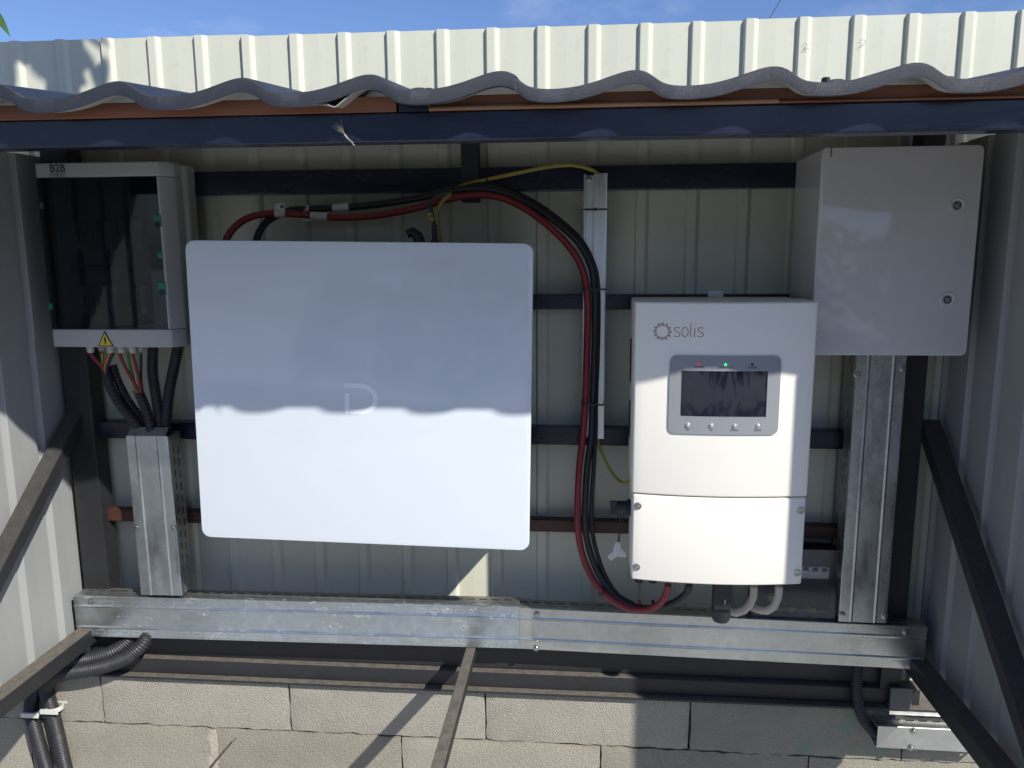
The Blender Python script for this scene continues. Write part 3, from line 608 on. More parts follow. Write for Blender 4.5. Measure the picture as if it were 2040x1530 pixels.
# ---------------------------------------------------------------- breaker box with smoked door
BX = -.150
q0, q1, q2, q3 = (-1.1964,-0.1500,1.6952), (-0.9166,-0.1500,1.6930), (-0.9157,-0.1500,1.2886), (-1.2003,-0.1500,1.2896)
ex0 = .5*(q0[0]+q3[0]); ex1 = .5*(q1[0]+q2[0])+.020; ez1 = .5*(q0[2]+q1[2]); ez0 = .5*(q2[2]+q3[2])
wz1 = (-1.0494,-0.1500,1.6633)[2]; wz0 = (-1.0823,-0.1500,1.3299)[2]; wx1 = (-0.9235,-0.1500,1.5029)[0]
eb = thing('breaker_box', ((ex0+ex1)/2, -.09, ez0), 'pale plastic breaker box with smoked door and yellow hazard sign on the left', 'breaker box')
mb = MB(); mb.box(ex0+.004, ex1+.012, -.090, -.0475, ez0+.002, ez1-.002); mb.build('base', M['plastic'], eb, bevel=.006)
def cham(x0, x1, z0, z1, name, mat=M['plastic']):
    mb = MB(); mb.prism([(x0, BX), (x1-.024, BX), (x1-.020, BX+.0012), (x1, BX+.030), (x1, -.0905), (x0, -.0905)], z0, z1, 'z'); return mb.build(name, mat, eb, bevel=.003)
cham(ex0, ex1, wz1, ez1, 'cover_top'); cham(ex0, ex1, ez0, wz0, 'cover_bottom')
mb = MB(); mb.prism([(wx1, BX), (wx1+.0035, BX), (wx1+.0060, BX+.0012), (ex1, BX+.030), (ex1, -.0905), (wx1, -.0905)], wz0+.0002, wz1-.0002, 'z'); mb.build('cover_side', M['plastic'], eb, bevel=.003)
mb = MB(); mb.box(ex0+.001, wx1-.001, -.1000, -.0910, wz0+.001, wz1-.001); mb.build('inner_panel', M['slate'], eb)
mb = MB(); mb.box(ex0-.001, wx1-.0005, BX+.003, BX+.0055, wz0+.0005, wz1-.0005); dr = mb.build('smoked_door', M['smoke'], eb, smooth=0)
for z in (wz0+.20, wz0+.055):
    for i in range(9):
        w_ = .0168; x = ex0+.055+i*.0178
        mb = MB(); mb.box(x, x+w_, -.1200, -.1002, z-.022, z+.040); mb.box(x+.003, x+w_-.003, -.1260, -.1201, z-.004, z+.020); mb.build('breaker', M['mid'] if i % 4 else M['gland'], eb, bevel=.001)
mb = MB(); mb.box(ex0+.03, wx1-.03, -.106, -.1002, wz0+.125, wz0+.140); mb.build('divider', M['mid'], eb, bevel=.001)
for p, hgt in (((-0.9272,-0.1500,1.5678), .026), ((-0.9293,-0.1500,1.4207), .028)):
    mb = MB(); mb.prism(rrect(p[0]-.0085, p[0]+.0085, p[2]-hgt/2, p[2]+hgt/2, .003), BX-.003, BX+.0029); lt_ = mb.build('latch', M['green'], eb, bevel=.001)
    mb = MB(); mb.lathe((p[0], BX-.0032, p[2]-.008), (0,-1,0), [(.0072,0),(.0072,.0006)], 16); mb.build('finger_hole', M['dark'], lt_)
p = (-0.9277,-0.1500,1.4942); mb = MB(); mb.lathe((p[0], BX+.0029, p[2]), (0,-1,0), [(.0066,0),(.0066,.004),(.005,.005)], 18); mb.build('lock_button', M['green'], eb)
p = (-1.1962,-0.1500,1.3818); mb = MB(); mb.box(p[0]-.003, p[0]+.005, BX-.002, BX+.0029, p[2]-.007, p[2]+.007); mb.build('hinge_clip', M['green'], eb, bevel=.001)
p = (-1.1928,-0.1500,1.6040); mb = MB(); mb.box(p[0]-.003, p[0]+.005, BX-.002, BX+.0029, p[2]-.007, p[2]+.007); mb.build('hinge_clip', M['mid'], eb, bevel=.001)
mb = MB(); p = (-1.1462,-0.1500,1.6764); text_into(mb, 'B2B', .0225, p[0], p[2]-.001, BX-.0005, bold=.0004); p = (-1.1470,-0.1500,1.6695); text_into(mb, 'SYNERGY', .0088, p[0], p[2]-.0025, BX-.0005); mb.box(p[0]-.021, p[0]+.021, BX-.0006, BX-.0002, p[2]-.0062, p[2]-.0054); mb.build('brand_lettering', M['ink'], eb, smooth=0)
p = (-1.0723,-0.1500,1.2913); tz0 = p[2]; th_ = (-1.0690,-0.1500,1.3254)[2]-tz0; tx = p[0]
mb = MB(); mb.prism([(tx-.0185, tz0), (tx+.0185, tz0), (tx+.001, tz0+th_), (tx-.001, tz0+th_)], BX-.0012, BX-.0001); sg = mb.build('hazard_sign', M['ink'], eb, bevel=.0003)
mb = MB(); mb.add([(tx-.0150, BX-.0017, tz0+.0022), (tx+.0150, BX-.0017, tz0+.0022), (tx, BX-.0017, tz0+th_-.0042)], [(0,1,2)]); mb.build('sign_face', M['yellow'], sg, smooth=0)
u = .0012; bolt = [(-1.5,17),(2.0,17),(.8,12),(3.4,12),(.6,7),(2.2,7),(-.6,3),(-2.4,7),(-1.0,7),(-.6,9.6),(-2.6,9.6)]
mb = MB(); mb.add([(tx+a*u, BX-.0021, tz0+.0006+b*u) for a, b in bolt], [tuple(range(len(bolt)))]); mb.build('bolt_symbol', M['ink'], sg, smooth=0)
for px in ((-1.1237,-0.1300,1.2828), (-1.1150,-0.1000,1.2791), (-1.0753,-0.1300,1.2831), (-1.0488,-0.1300,1.2832), (-1.0223,-0.1300,1.2833), (-1.0136,-0.1100,1.2808)):
    mb = MB(); mb.lathe((px[0], px[1], ez0+.0035), (0,0,-1), [(.0100,0),(.0100,.006),(.0086,.007),(.0082,.016),(.0066,.0185)], 10); mb.build('cable_gland', M['gland'], eb)
# wires dropping from the box
def wire(pts, r, mat, label, cat='wire', mat2=None, group=None, n=8):
    o = MB().tube(pts, r, n, mi=0, mi2=(1 if mat2 else None)).build('wire' if cat == 'wire' else cat.replace(' ', '_'), [mat]+([mat2] if mat2 else [])); return tag(o, label, cat, group)
wire([(-1.1247,-0.1300,1.2724),(-1.1163,-0.1300,1.2597),(-1.0998,-0.1300,1.2423),(-1.0927,-0.1300,1.2283)], .0036, M['red'], 'red wire slanting from the leftmost gland under the breaker box')
wire([(-1.1033,-0.1200,1.2712),(-1.1034,-0.1200,1.2572),(-1.1028,-0.1200,1.2385),(-1.0991,-0.1200,1.2267)], .0028, M['yel'], 'short yellow green wire between two red wires under the breaker box', mat2=M['grn'])
wire([(-1.0775,-0.1300,1.2726),(-1.0849,-0.1300,1.2587),(-1.0928,-0.1300,1.2400),(-1.0915,-0.1300,1.2284)], .0032, M['orange'], 'short orange wire under the hazard sign of the breaker box')
wire([(-1.0691,-0.1300,1.2727),(-1.0776,-0.1300,1.2587),(-1.0879,-0.1300,1.2400),(-1.0903,-0.1300,1.2284)], .0032, M['blk'], 'short black wire just right of the orange one under the breaker box')
wire([(-1.0546,-0.1300,1.2728),(-1.0471,-0.1300,1.2496),(-1.0310,-0.1300,1.2148),(-1.0146,-0.1300,1.1822)], .0038, M['red'], 'long red wire slanting right into the conduit under the breaker box')
wire([(-1.0409,-0.1200,1.2762),(-1.0386,-0.1200,1.2482),(-1.0341,-0.1200,1.2178),(-1.0280,-0.1200,1.1779)], .0036, M['grn'], 'green earth wire between two long red wires under the breaker box', mat2=M['yel'])
wire([(-1.0233,-0.1300,1.2729),(-1.0194,-0.1300,1.2498),(-1.0137,-0.1300,1.2196),(-1.0110,-0.1300,1.1822)], .0038, M['red'], 'steep red wire nearest the black one at right under the breaker box')
wire([(-1.0087,-0.1200,1.2717),(-1.0114,-0.1200,1.2414),(-1.0151,-0.1200,1.2004),(-1.0134,-0.1200,1.1780)], .0030, M['blk'], 'straight thin black wire from the rightmost gland of the breaker box')
def conduit(pts, r, label, ridge=.0015, name='conduit', group=None):
    o = MB().tube(pts, r, 14, ridge=ridge, step=.006).build(name, M['cond'], smooth=70); return tag(o, label, 'conduit', group)
conduit([(-1.1170,-0.0950,1.2406),(-1.1089,-0.0950,1.1965),(-1.0875,-0.0950,1.1474),(-1.0563,-0.0950,1.1078),(-1.0322,-0.0950,1.0717)], .0122, 'ridged black conduit curving from the red wires into the left tray, outermost')
conduit([(-1.1085,-0.0750,1.2377),(-1.0985,-0.0750,1.1980),(-1.0767,-0.0750,1.1497),(-1.0480,-0.0750,1.1060),(-1.0313,-0.0750,1.0669)], .0110, 'ridged black conduit half hidden behind the outermost one at the left tray')
conduit([(-1.0366,-0.1000,1.1837),(-1.0238,-0.1000,1.1479),(-1.0138,-0.1000,1.1071),(-1.0120,-0.1000,1.0707)], .0125, 'black conduit swallowing the long red and green wires above the left tray')
conduit([(-0.9983,-0.0850,1.2837),(-1.0046,-0.0850,1.2244),(-1.0011,-0.0850,1.1645),(-0.9978,-0.0850,1.1161),(-1.0007,-0.0850,1.0673)], .0130, 'straight black conduit second from the white battery above the left tray')
conduit([(-0.9372,-0.0850,1.2839),(-0.9508,-0.0850,1.2366),(-0.9680,-0.0850,1.1768),(-0.9792,-0.0850,1.1164),(-0.9857,-0.0850,1.0675)], .0130, 'black conduit nearest the white battery above the left tray')

# ---------------------------------------------------------------- cable trays
def tray(name, origin, L_, W, D, rot, label, covmat, screws, split=None, flap=False, slot0=.012):
    """local x along the tray, z across, cover towards -y; rot = angle in the wall plane"""
    ca, sa = math.cos(rot), math.sin(rot); O = Vector(origin)
    def T(x, y, z): return (O.x+x*ca-z*sa, O.y+y, O.z+x*sa+z*ca)
    t = thing(name, T(L_/2, 0, 0), label, 'cable tray', 'galvanised cable trays')
    def place(mb):
        mb.v = [T(*p) for p in mb.v]; return mb
    def loc(o):                                   # keep object coordinates aligned with the tray
        pass
    mb = MB(); mb.box(0, L_, -.0012, 0, 0, W); bp = place(mb).build('back_plate', M['galvperf'], t, smooth=0)
    p_, sw, sl_ = .0300, .0055, .0190
    n = int((L_-.01)/p_)
    for z, nm in ((0, 'side_flange'), (W, 'side_flange')):
        ys = [-.0013, -D*.24, -D*.24-sw, -D*.62, -D*.62-sw, -D+.0015]; xs = [0.0]
        for i in range(n): xs += [slot0+i*p_, slot0+i*p_+sl_]
        xs.append(L_); mb = MB(); nx = len(xs)
        for y in ys:
            for i, x in enumerate(xs): mb.v.append((x+(.009 if y < -D*.5 else 0)*(0 < i < nx-1) if x+.009 < L_ else x, y, z))
        for j in range(len(ys)-1):
            for i in range(nx-1):
                if j in (1, 3) and i % 2 == 1: continue
                mb.f.append((j*nx+i, j*nx+i+1, (j+1)*nx+i+1, (j+1)*nx+i)); mb.m.append(0)
        place(mb).build(nm, M['galvperf'], t, smooth=0, solid=.0012 if z else -.0012)
    pr_ = [(-D+.013, -.0016), (-D+.0012, -.0016), (-D, -.0004), *([(-D, .0205), (-D-.0020, .0240), (-D-.0020, .0248), (-D, .0284), (-D, W-.0284), (-D-.0020, W-.0248), (-D-.0020, W-.0240), (-D, W-.0205)] if W > .08 else []), (-D, W+.0004), (-D+.0012, W+.0016), (-D+.013, W+.0016)]
    mb = MB(); k = len(pr_); nseg = max(4, int(L_/.05))
    for i in range(nseg+1):
        for y, z in pr_: mb.v.append((L_*i/nseg, y, z))
    for i in range(nseg):
        for j in range(k-1): mb.f.append((i*k+j, i*k+j+1, (i+1)*k+j+1, (i+1)*k+j)); mb.m.append(0)
    # the cover keeps its local frame so that its marks run along it
    xs_ = mb.v; me_o = mb.build('cover', covmat, None, smooth=0, solid=.001, origin=(0,0,0))
    me_o.parent = t; me_o.rotation_euler = (0, -rot, 0); me_o.location = O-WPOS[t]; WPOS[me_o] = O
    for sx_, sz_ in screws:
        mb = MB(); c = T(sx_, -D, sz_)
        mb.lathe(c, (0,-1,0), [(.0080,-.0006),(.0080,.0012),(.0066,.0016),(.0052,.0017),(.0050,.0052),(.0036,.0062)], 8); mb.build('screw', M['steel'], t, smooth=30)
    if flap:
        mb = MB(); a = [(L_+.0005, -D, .004), (L_+.0005, -D, W-.004), (L_+.017, -D+.016, W-.004), (L_+.017, -D+.016, .004)]
        mb.add([T(*p) for p in a], [(0,1,2,3)]); mb.build('bent_flap', covmat, t, smooth=0, solid=.001)
    return t
TD = .053
gA, gB = (-1.2420,-0.1100,0.5635), (-0.1422,-0.1100,0.5747); gC = (0.7734,-0.1100,0.5583)
la = math.hypot(gB[0]-gA[0], gB[2]-gA[2]); ra = math.atan2(gB[2]-gA[2], gB[0]-gA[0])
tray('cable_tray', (gA[0], -.058, gA[2]), la, .1035, TD, ra, 'long left length of horizontal galvanised tray with pale oxide marks', M['galv'], [(.045,.092)])
gD = (-0.1579,-0.1070,0.5725); lb = math.hypot(gC[0]-gD[0], gC[2]-gD[2]); rb = math.atan2(gC[2]-gD[2], gC[0]-gD[0])
tray('cable_tray', (gD[0], -.0565, gD[2]), lb, .1005, TD-.003, rb, 'right length of horizontal galvanised tray below the inverter', M['galv2'], [(.055,.088),(.055,.003),(lb-.045,.088),(lb-.030,.006)])
vA = (-1.0616,-0.1150,0.6817); vW = .1010
tray('cable_tray', (vA[0]+vW, -.060, vA[2]), .395, vW, .058, R(90.35), 'short upright galvanised tray below the breaker box on the left', M['galv3'], [(.172,.004),(.172,vW-.006)][::-1], flap=True)
rA = (0.5824,-0.1100,0.6664); rW = .1010
tray('cable_tray', (rA[0]+rW, -.058, rA[2]+.002), gz0-rA[2]-.006, rW, .052, R(90), 'tall upright galvanised tray between the grey cabinet and the horizontal tray', M['galv4'], [(.018,.004),(.018,rW-.004),(.578,.006),(.566,rW-.002)][::1])
sA = (0.6828,-0.1100,0.3638)
tray('cable_tray', (sA[0], -.0672, sA[2]), .94-sA[0], .052, .0450, R(-.4), 'small bright tray offcut low in the right corner beside the blocks', M['galv2'], [(.078,.046),(.076,.004)])
e = thing('shaded_plate', (0.7483,-0.0700,0.4370), 'shiny metal plate above the low tray offcut, its shadow patch a dark slab', 'junction box')
k0, k1 = (0.7169,-0.0780,0.4405), (0.7667,-0.0780,0.4961)
mb = MB(); mb.box(k0[0], k1[0], -.0820, -.0733, k0[2], k1[2]); mb.build('box', M['mid'], e, bevel=.003)  # patch of shadow on the plate, modelled as a dark slab
mb = MB(); mb.box(k0[0]+.004, XR+.10, -.0730, -.0672, k0[2]-.018, .4360); mb.build('side_plate', M['alu'], e, bevel=.001)
conduit([(0.6374,-0.0850,0.5508),(0.6388,-0.0850,0.4943),(0.6488,-0.0850,0.4440),(0.6647,-0.0850,0.4091),(0.6884,-0.0900,0.3827)], .0125, 'shadowed black conduit dropping from the right tray into the low tray offcut')
# low left conduits in their clips
conduit([*[(-1.1123,-0.0800,0.5585),(-1.1322,-0.0900,0.5360),(-1.1650,-0.1000,0.5157),(-1.2157,-0.1000,0.4973),(-1.2632,-0.1000,0.4872),(-1.3086,-0.0950,0.4688),(-1.3529,-0.0900,0.4406),(-1.3883,-0.0850,0.3986),(-1.4063,-0.0870,0.3485),(-1.4010,-0.0870,0.2751),(-1.3826,-0.0870,0.1683)]], .0175, 'ridged black conduit running down the blocks, left one in the white clips')
conduit([*[(-1.0634,-0.1000,0.5680),(-1.0778,-0.1150,0.5433),(-1.1192,-0.1200,0.5123),(-1.1776,-0.1200,0.4884),(-1.2396,-0.1180,0.4725),(-1.2872,-0.1120,0.4602),(-1.3300,-0.1000,0.4377),(-1.3571,-0.0900,0.4030),(-1.3516,-0.0870,0.3483),(-1.3429,-0.0870,0.2781),(-1.3310,-0.0870,0.1712)]], .0175, 'ridged black conduit running down the blocks, right one in the white clips')
for p, lab in (((-1.3957,-0.0900,0.3382), 'white plastic clip holding the left conduit on the blocks'), ((-1.3425,-0.0900,0.3506), 'white plastic clip holding the right conduit on the blocks')):
    e = thing('conduit_clip', (p[0], -.06, p[2]), lab, 'clip', 'white conduit clips')
    mb = MB(); pts = []; x_, y_ = p[0], -.087
    for k in range(13): a = R(-220+260*k/12); pts.append((x_+(.0218)*math.cos(a), y_+(.0218)*math.sin(a)))
    for k in range(12, -1, -1): a = R(-220+260*k/12); pts.append((x_+(.0185)*math.cos(a), y_+(.0185)*math.sin(a)))
    mb.prism(pts, p[2]-.006, p[2]+.006, 'z'); mb.build('ring', M['pvc'], e, bevel=.0008)
    mb = MB(); mb.box(x_-.024, x_+.024, -.0690, -.0530, p[2]-.008, p[2]+.008); mb.build('foot', M['pvc'], e, bevel=.0015)
    mb = MB(); mb.box(x_-.0235, x_+.0235, -.1110, -.1062, p[2]-.0062, p[2]+.0062); mb.build('strap', M['pvc'], e, bevel=.001)

# ---------------------------------------------------------------- aluminium strip with ties
al = thing('aluminium_strip', (0.0298,-0.0500,1.0741), 'upright ribbed aluminium strip left of the inverter', 'strip')
ax0, ax1 = (0.0017,-0.0600,1.3863)[0]-.002, (0.0496,-0.0600,1.3863)[0]; am = (0.0218,-0.0600,1.3863)[0]; az1 = (0.0232,-0.0600,1.6611)[2]; az0 = (0.0296,-0.0600,1.0741)[2]
mb = MB(); mb.box(ax0, ax0+.004, -.0680, -.0485, az0, az1); mb.box(ax0+.0042, am-.0002, -.0560, -.0485, az0, az1-.002); mb.build('channel', M['alu'], al, bevel=.0006)
mb = MB(); pts = [(am, -.0485), (am, -.0700)]
nr = 9
for k in range(nr):
    x = am+.002+(ax1-am-.004)*k/nr; w_ = (ax1-am-.004)/nr; pts += [(x, -.0700), (x+w_*.55, -.0700), (x+w_*.6, -.0692), (x+w_*.95, -.0692)]
pts += [(ax1, -.0700), (ax1, -.0485)]
mb.prism(pts, az0, az1+.001, 'z'); mb.build('ribbed_rail', M['alu'], al, smooth=20)
p = (0.0103,-0.0600,1.6517); mb = MB(); mb.lathe((p[0], -.0562, p[2]), (0,-1,0), [(.0075,0),(.0075,.0015),(.0050,.0020),(.0050,.0055),(.003,.0060)], 12); mb.build('screw', M['steel'], al)
def tie(p, x0, x1, y0_, y1_, lab):
    mb = MB(); z = p[2]; pts = rrect(x0, x1, y0_, y1_, .004, 4); n = len(pts); cx_, cy_ = (x0+x1)/2, (y0_+y1_)/2
    inn = [(cx_+(a-cx_)*(1-.0024/(x1-x0)), cy_+(b-cy_)*(1-.0024/(y1_-y0_))) for a, b in pts]
    vs_ = [(a, b, z+h) for h in (-.0019, .0019) for ring in (pts, inn) for a, b in ring]; fs = []
    for i in range(n):
        j = (i+1) % n; fs += [(i, j, 2*n+j, 2*n+i), (n+j, n+i, 3*n+i, 3*n+j), (i, n+i, n+j, j), (2*n+j, 3*n+j, 3*n+i, 2*n+i)]
    mb.add(vs_, fs); mb.box(cx_-.003, cx_+.003, y0_-.003, y0_+.0002, z-.003, z+.003)
    o = mb.build('cable_tie', M['blk'], smooth=30); tag(o, lab, 'cable tie', 'black cable ties')
tie((0.0239,-0.0700,1.5860), ax0-.001, ax1+.001, -.0725, -.0483, 'topmost black cable tie round the aluminium strip')
tie((0.0202,-0.0700,1.4146), ax0-.002, ax1+.001, -.1010, -.0483, 'middle black cable tie binding the red cable to the aluminium strip')
tie((0.0206,-0.0700,1.1592), ax0-.002, ax1-.001, -.1010, -.0483, 'lowest black cable tie binding the red cable to the aluminium strip')

# ---------------------------------------------------------------- power cables
rc = thing('power_cable', (0.0059,-0.0900,1.1641), 'thick red power cable looping from the battery to the inverter underside', 'cable')
RP = [(-0.7759,-0.1600,1.5020),(-0.7706,-0.1550,1.5299),(-0.7553,-0.1400,1.5558),(-0.7264,-0.1250,1.5754),(-0.6809,-0.1100,1.5831),(-0.6220,-0.1000,1.5807),(-0.5654,-0.1000,1.5747),(-0.5089,-0.1000,1.5731),(-0.4413,-0.1000,1.5778),(-0.3638,-0.0950,1.5922),(-0.2875,-0.0850,1.6123),(-0.2328,-0.0800,1.6194),(-0.1778,-0.0800,1.6123),(-0.1227,-0.0850,1.5858),(-0.0734,-0.0900,1.5489),(-0.0352,-0.0900,1.5111),(-0.0077,-0.0900,1.4711),(0.0057,-0.0900,1.4266),(0.0107,-0.0880,1.3662),(0.0093,-0.0880,1.2772),(0.0070,-0.0880,1.1637),(0.0021,-0.0900,1.0832),(-0.0053,-0.0950,1.0143),(-0.0081,-0.1000,0.9329),(-0.0064,-0.1050,0.8629),(0.0056,-0.1100,0.8047),(0.0300,-0.1200,0.7526),(0.0642,-0.1350,0.7203),(0.1078,-0.1500,0.7023),(0.1468,-0.1650,0.7072),(0.1736,-0.1800,0.7295),(0.1866,-0.1950,0.7614),(0.1887,-0.2000,0.7833)]
mb = MB(); mb.tube(RP, .0078, 14); mb.build('sheath', M['red'], rc, smooth=60)
def sleeve(parent, x0, y0_, x1, y1_, Y, r):
    pass
for a, b, r_ in (((-0.6774,-0.1100,1.5830), (-0.6558,-0.1070,1.5824), .0092), ((-0.5994,-0.1000,1.5778), (-0.5620,-0.1000,1.5747), .0088)):
    mb = MB(); mb.tube([a, b], r_, 14, smooth=False); mb.build('marker_sleeve', M['sleeve'], rc)
f0, f1 = (-0.6750,-0.1130,1.6044), (-0.6534,-0.1130,1.5848)
mb = MB(); mb.box(f0[0], f1[0], -.1135, -.1125, f1[2], f0[2]); fl = mb.build('marker_flag', M['sleeve'], rc, smooth=0)
mb = MB(); p0, p1 = (-0.6635,-0.1140,1.6000), (-0.6559,-0.1140,1.5945); mb.box(p0[0], p1[0], -.1139, -.1136, p1[2], p0[2]); mb.build('print', M['ink'], fl, smooth=0)
kc = thing('power_cable', (0.0282,-0.0900,1.1643), 'thick black power cable following the red one from battery to inverter', 'cable')
KP = [(-0.7126,-0.1500,1.5016),(-0.7094,-0.1400,1.5296),(-0.7024,-0.1200,1.5559),(-0.6853,-0.1000,1.5748),(-0.6499,-0.0850,1.5904),(-0.5957,-0.0750,1.5935),(-0.5267,-0.0750,1.5961),(-0.4468,-0.0750,1.6028),(-0.3562,-0.0750,1.6158),(-0.2888,-0.0750,1.6301),(-0.2222,-0.0750,1.6335),(-0.1671,-0.0760,1.6221),(-0.1099,-0.0800,1.5945),(-0.0551,-0.0850,1.5553),(-0.0114,-0.0880,1.5153),(0.0151,-0.0900,1.4688),(0.0243,-0.0900,1.4211),(0.0274,-0.0880,1.3441),(0.0262,-0.0880,1.2548),(0.0238,-0.0880,1.1639),(0.0213,-0.0880,1.0830),(0.0129,-0.0920,1.0137),(0.0090,-0.0960,0.9320),(0.0096,-0.1000,0.8735),(0.0216,-0.1050,0.8129),(0.0472,-0.1150,0.7571),(0.0815,-0.1300,0.7186),(0.1279,-0.1500,0.7054),(0.1793,-0.1700,0.7179),(0.2141,-0.1850,0.7426),(0.2313,-0.1970,0.7684),(0.2336,-0.2000,0.7848)]
mb = MB(); mb.tube(KP, .0078, 14); mb.build('sheath', M['blk'], kc, smooth=60)
for a, b in (((-0.6316,-0.0780,1.5916), (-0.6104,-0.0760,1.5926)), ((-0.5566,-0.0750,1.5948), (-0.5199,-0.0750,1.5965))):
    mb = MB(); mb.tube([a, b], .0090, 14, smooth=False); mb.build('marker_sleeve', M['sleeve'], kc)
f0, f1 = (-0.6274,-0.0860,1.5737), (-0.6060,-0.0860,1.5658); mb = MB(); mb.box(f0[0], f1[0], -.0870, -.0860, f1[2], f0[2]); mb.build('marker_flag', M['sleeve'], kc, smooth=0)
o = MB().tube([(-0.3128,-0.0660,1.6234),(-0.2345,-0.0650,1.6419),(-0.1658,-0.0660,1.6302),(-0.1017,-0.0700,1.5992),(-0.0445,-0.0740,1.5577),(-0.0027,-0.0800,1.5163),(0.0240,-0.0820,1.4643),(0.0322,-0.0800,1.4184),(0.0342,-0.0770,1.3431),(0.0330,-0.0770,1.2533),(0.0307,-0.0770,1.1618),(0.0304,-0.0800,1.0813),(0.0267,-0.0850,1.0002),(0.0229,-0.0900,0.9183),(0.0258,-0.0940,0.8596),(0.0377,-0.1000,0.8089),(0.0576,-0.1100,0.7577),(0.0862,-0.1250,0.7214),(0.1195,-0.1400,0.7088)], .0052, 10).build('data_cable', M['blk'], smooth=60); tag(o, 'thinner black cable beside the thick black one along the aluminium strip', 'cable')
o = MB().tube([(-0.2941,-0.0700,1.6294),(-0.2678,-0.0660,1.6401),(-0.2150,-0.0600,1.6527),(-0.1466,-0.0560,1.6660),(-0.0806,-0.0550,1.6779),(-0.0259,-0.0550,1.6813),(0.0090,-0.0550,1.6734),(0.0308,-0.0580,1.6622),(0.0363,-0.0600,1.6493)], .0042, 10, mi=0, mi2=1).build('earth_wire', [M['yel'], M['grn']]); tag(o, 'yellow green earth wire arching over to the top of the aluminium strip', 'wire')
o = MB().tube([(0.0341,-0.0600,1.0813),(0.0390,-0.0600,1.0589),(0.0497,-0.0600,1.0293),(0.0650,-0.0600,0.9986),(0.0840,-0.0800,0.9797),(0.0989,-0.1000,0.9801),(0.1109,-0.1200,0.9945)], .0036, 10, mi=0, mi2=0).build('earth_wire', [M['yel']]); tag(o, 'yellow earth wire leaving the foot of the aluminium strip for the inverter', 'wire')
def ring(p, d, r, lab, w=.0042):
    p = Vector(p); d = Vector(d).normalized(); mb = MB(); mb.lathe(p, d, [(r*.8,-w/2),(r,-w/2),(r,w/2),(r*.8,w/2)], 16); o = mb.build('cable_tie', M['blk'], smooth=30); tag(o, lab, 'cable tie', 'black cable ties')
ring((-0.2126,-0.0610,1.6526), (1,0,.25), .0056, 'small black cable tie round the arching earth wire')
ring((0.0507,-0.1280,0.7313), (.6,0,-.6), .0125, 'black cable tie round the red cable bend below the inverter')
o = MB().tube([(0.1298,-0.1500,0.7223),(0.1345,-0.1500,0.7104),(0.1470,-0.1500,0.7025),(0.1636,-0.1500,0.7079)], .0036, 8).build('solar_wire', M['red']); tag(o, 'thin bright red solar wire curling under the inverter connectors', 'wire')
o = MB().tube([(0.1610,-0.1500,0.7234),(0.1646,-0.1500,0.7115),(0.1748,-0.1500,0.7059),(0.1902,-0.1500,0.7124)], .0036, 8).build('solar_wire', M['blk']); tag(o, 'thin black solar wire curling under the inverter connectors', 'wire')
for P_, lab in (([(0.3703,-0.2000,0.7858),(0.3702,-0.2000,0.7630),(0.3636,-0.2000,0.7443),(0.3515,-0.2000,0.7301),(0.3348,-0.2000,0.7237),(0.3256,-0.1700,0.7148)], 'grey white cable leaving the inverter underside, nearer the data logger'), ([(0.4227,-0.2000,0.7876),(0.4218,-0.2000,0.7624),(0.4144,-0.2000,0.7415),(0.3991,-0.2000,0.7306),(0.3835,-0.1800,0.7252),(0.3726,-0.1500,0.7188)], 'grey white cable leaving the inverter underside, right hand one')):
    o = MB().tube(P_, .0085, 12).build('supply_cable', M['greycable'], smooth=60); tag(o, lab, 'cable', 'grey supply cables')
# clear lidded box behind the inverter
jb = thing('junction_box', (0.5160,-0.0600,0.6703), 'clear plastic box with terminals half hidden behind the inverter', 'junction box')
j0, j1 = (0.3909,-0.0600,0.6571), (0.5765,-0.0600,0.8315)
mb = MB(); mb.box(j0[0], j1[0], -.0500, -.0470, j0[2]+.01, j1[2]); mb.build('back_plate', M['casing'], jb, bevel=.001)
mb = MB(); mb.box(j0[0], j1[0], -.0960, -.0940, j0[2]+.01, j1[2]); mb.box(j0[0], j1[0], -.0938, -.0502, j1[2]-.002, j1[2]-.0005); mb.build('clear_lid', M['film'], jb, smooth=0)
r0, r1 = (0.5006,-0.0600,0.7477), (0.5753,-0.0600,0.7769); mb = MB(); mb.box(r0[0], r1[0]-.006, -.0600, -.0510, r0[2], r1[2]); mb.build('terminal_rail', M['galv2'], jb, bevel=.001)
for x in (1606, 1624, 1641):
    p = {1606: (0.5168,-0.0620,0.7711), 1624: (0.5382,-0.0620,0.7705), 1641: (0.5584,-0.0620,0.7699)}[x]; mb = MB(); mb.box(p[0]-.006, p[0]+.006, -.0625, -.0601, p[2]-.004, p[2]+.004); mb.build('rail_slot', M['dark'], jb, smooth=0)
for p in ((0.4870,-0.0700,0.6765), (0.5322,-0.0700,0.6757), (0.4381,-0.0700,0.7033)):
    mb = MB(); mb.prism(rrect(p[0]-.0075, p[0]+.0075, p[2]-.006, p[2]+.007, .003), -.078, -.062); mb.build('terminal', M['lime'], jb, bevel=.001)

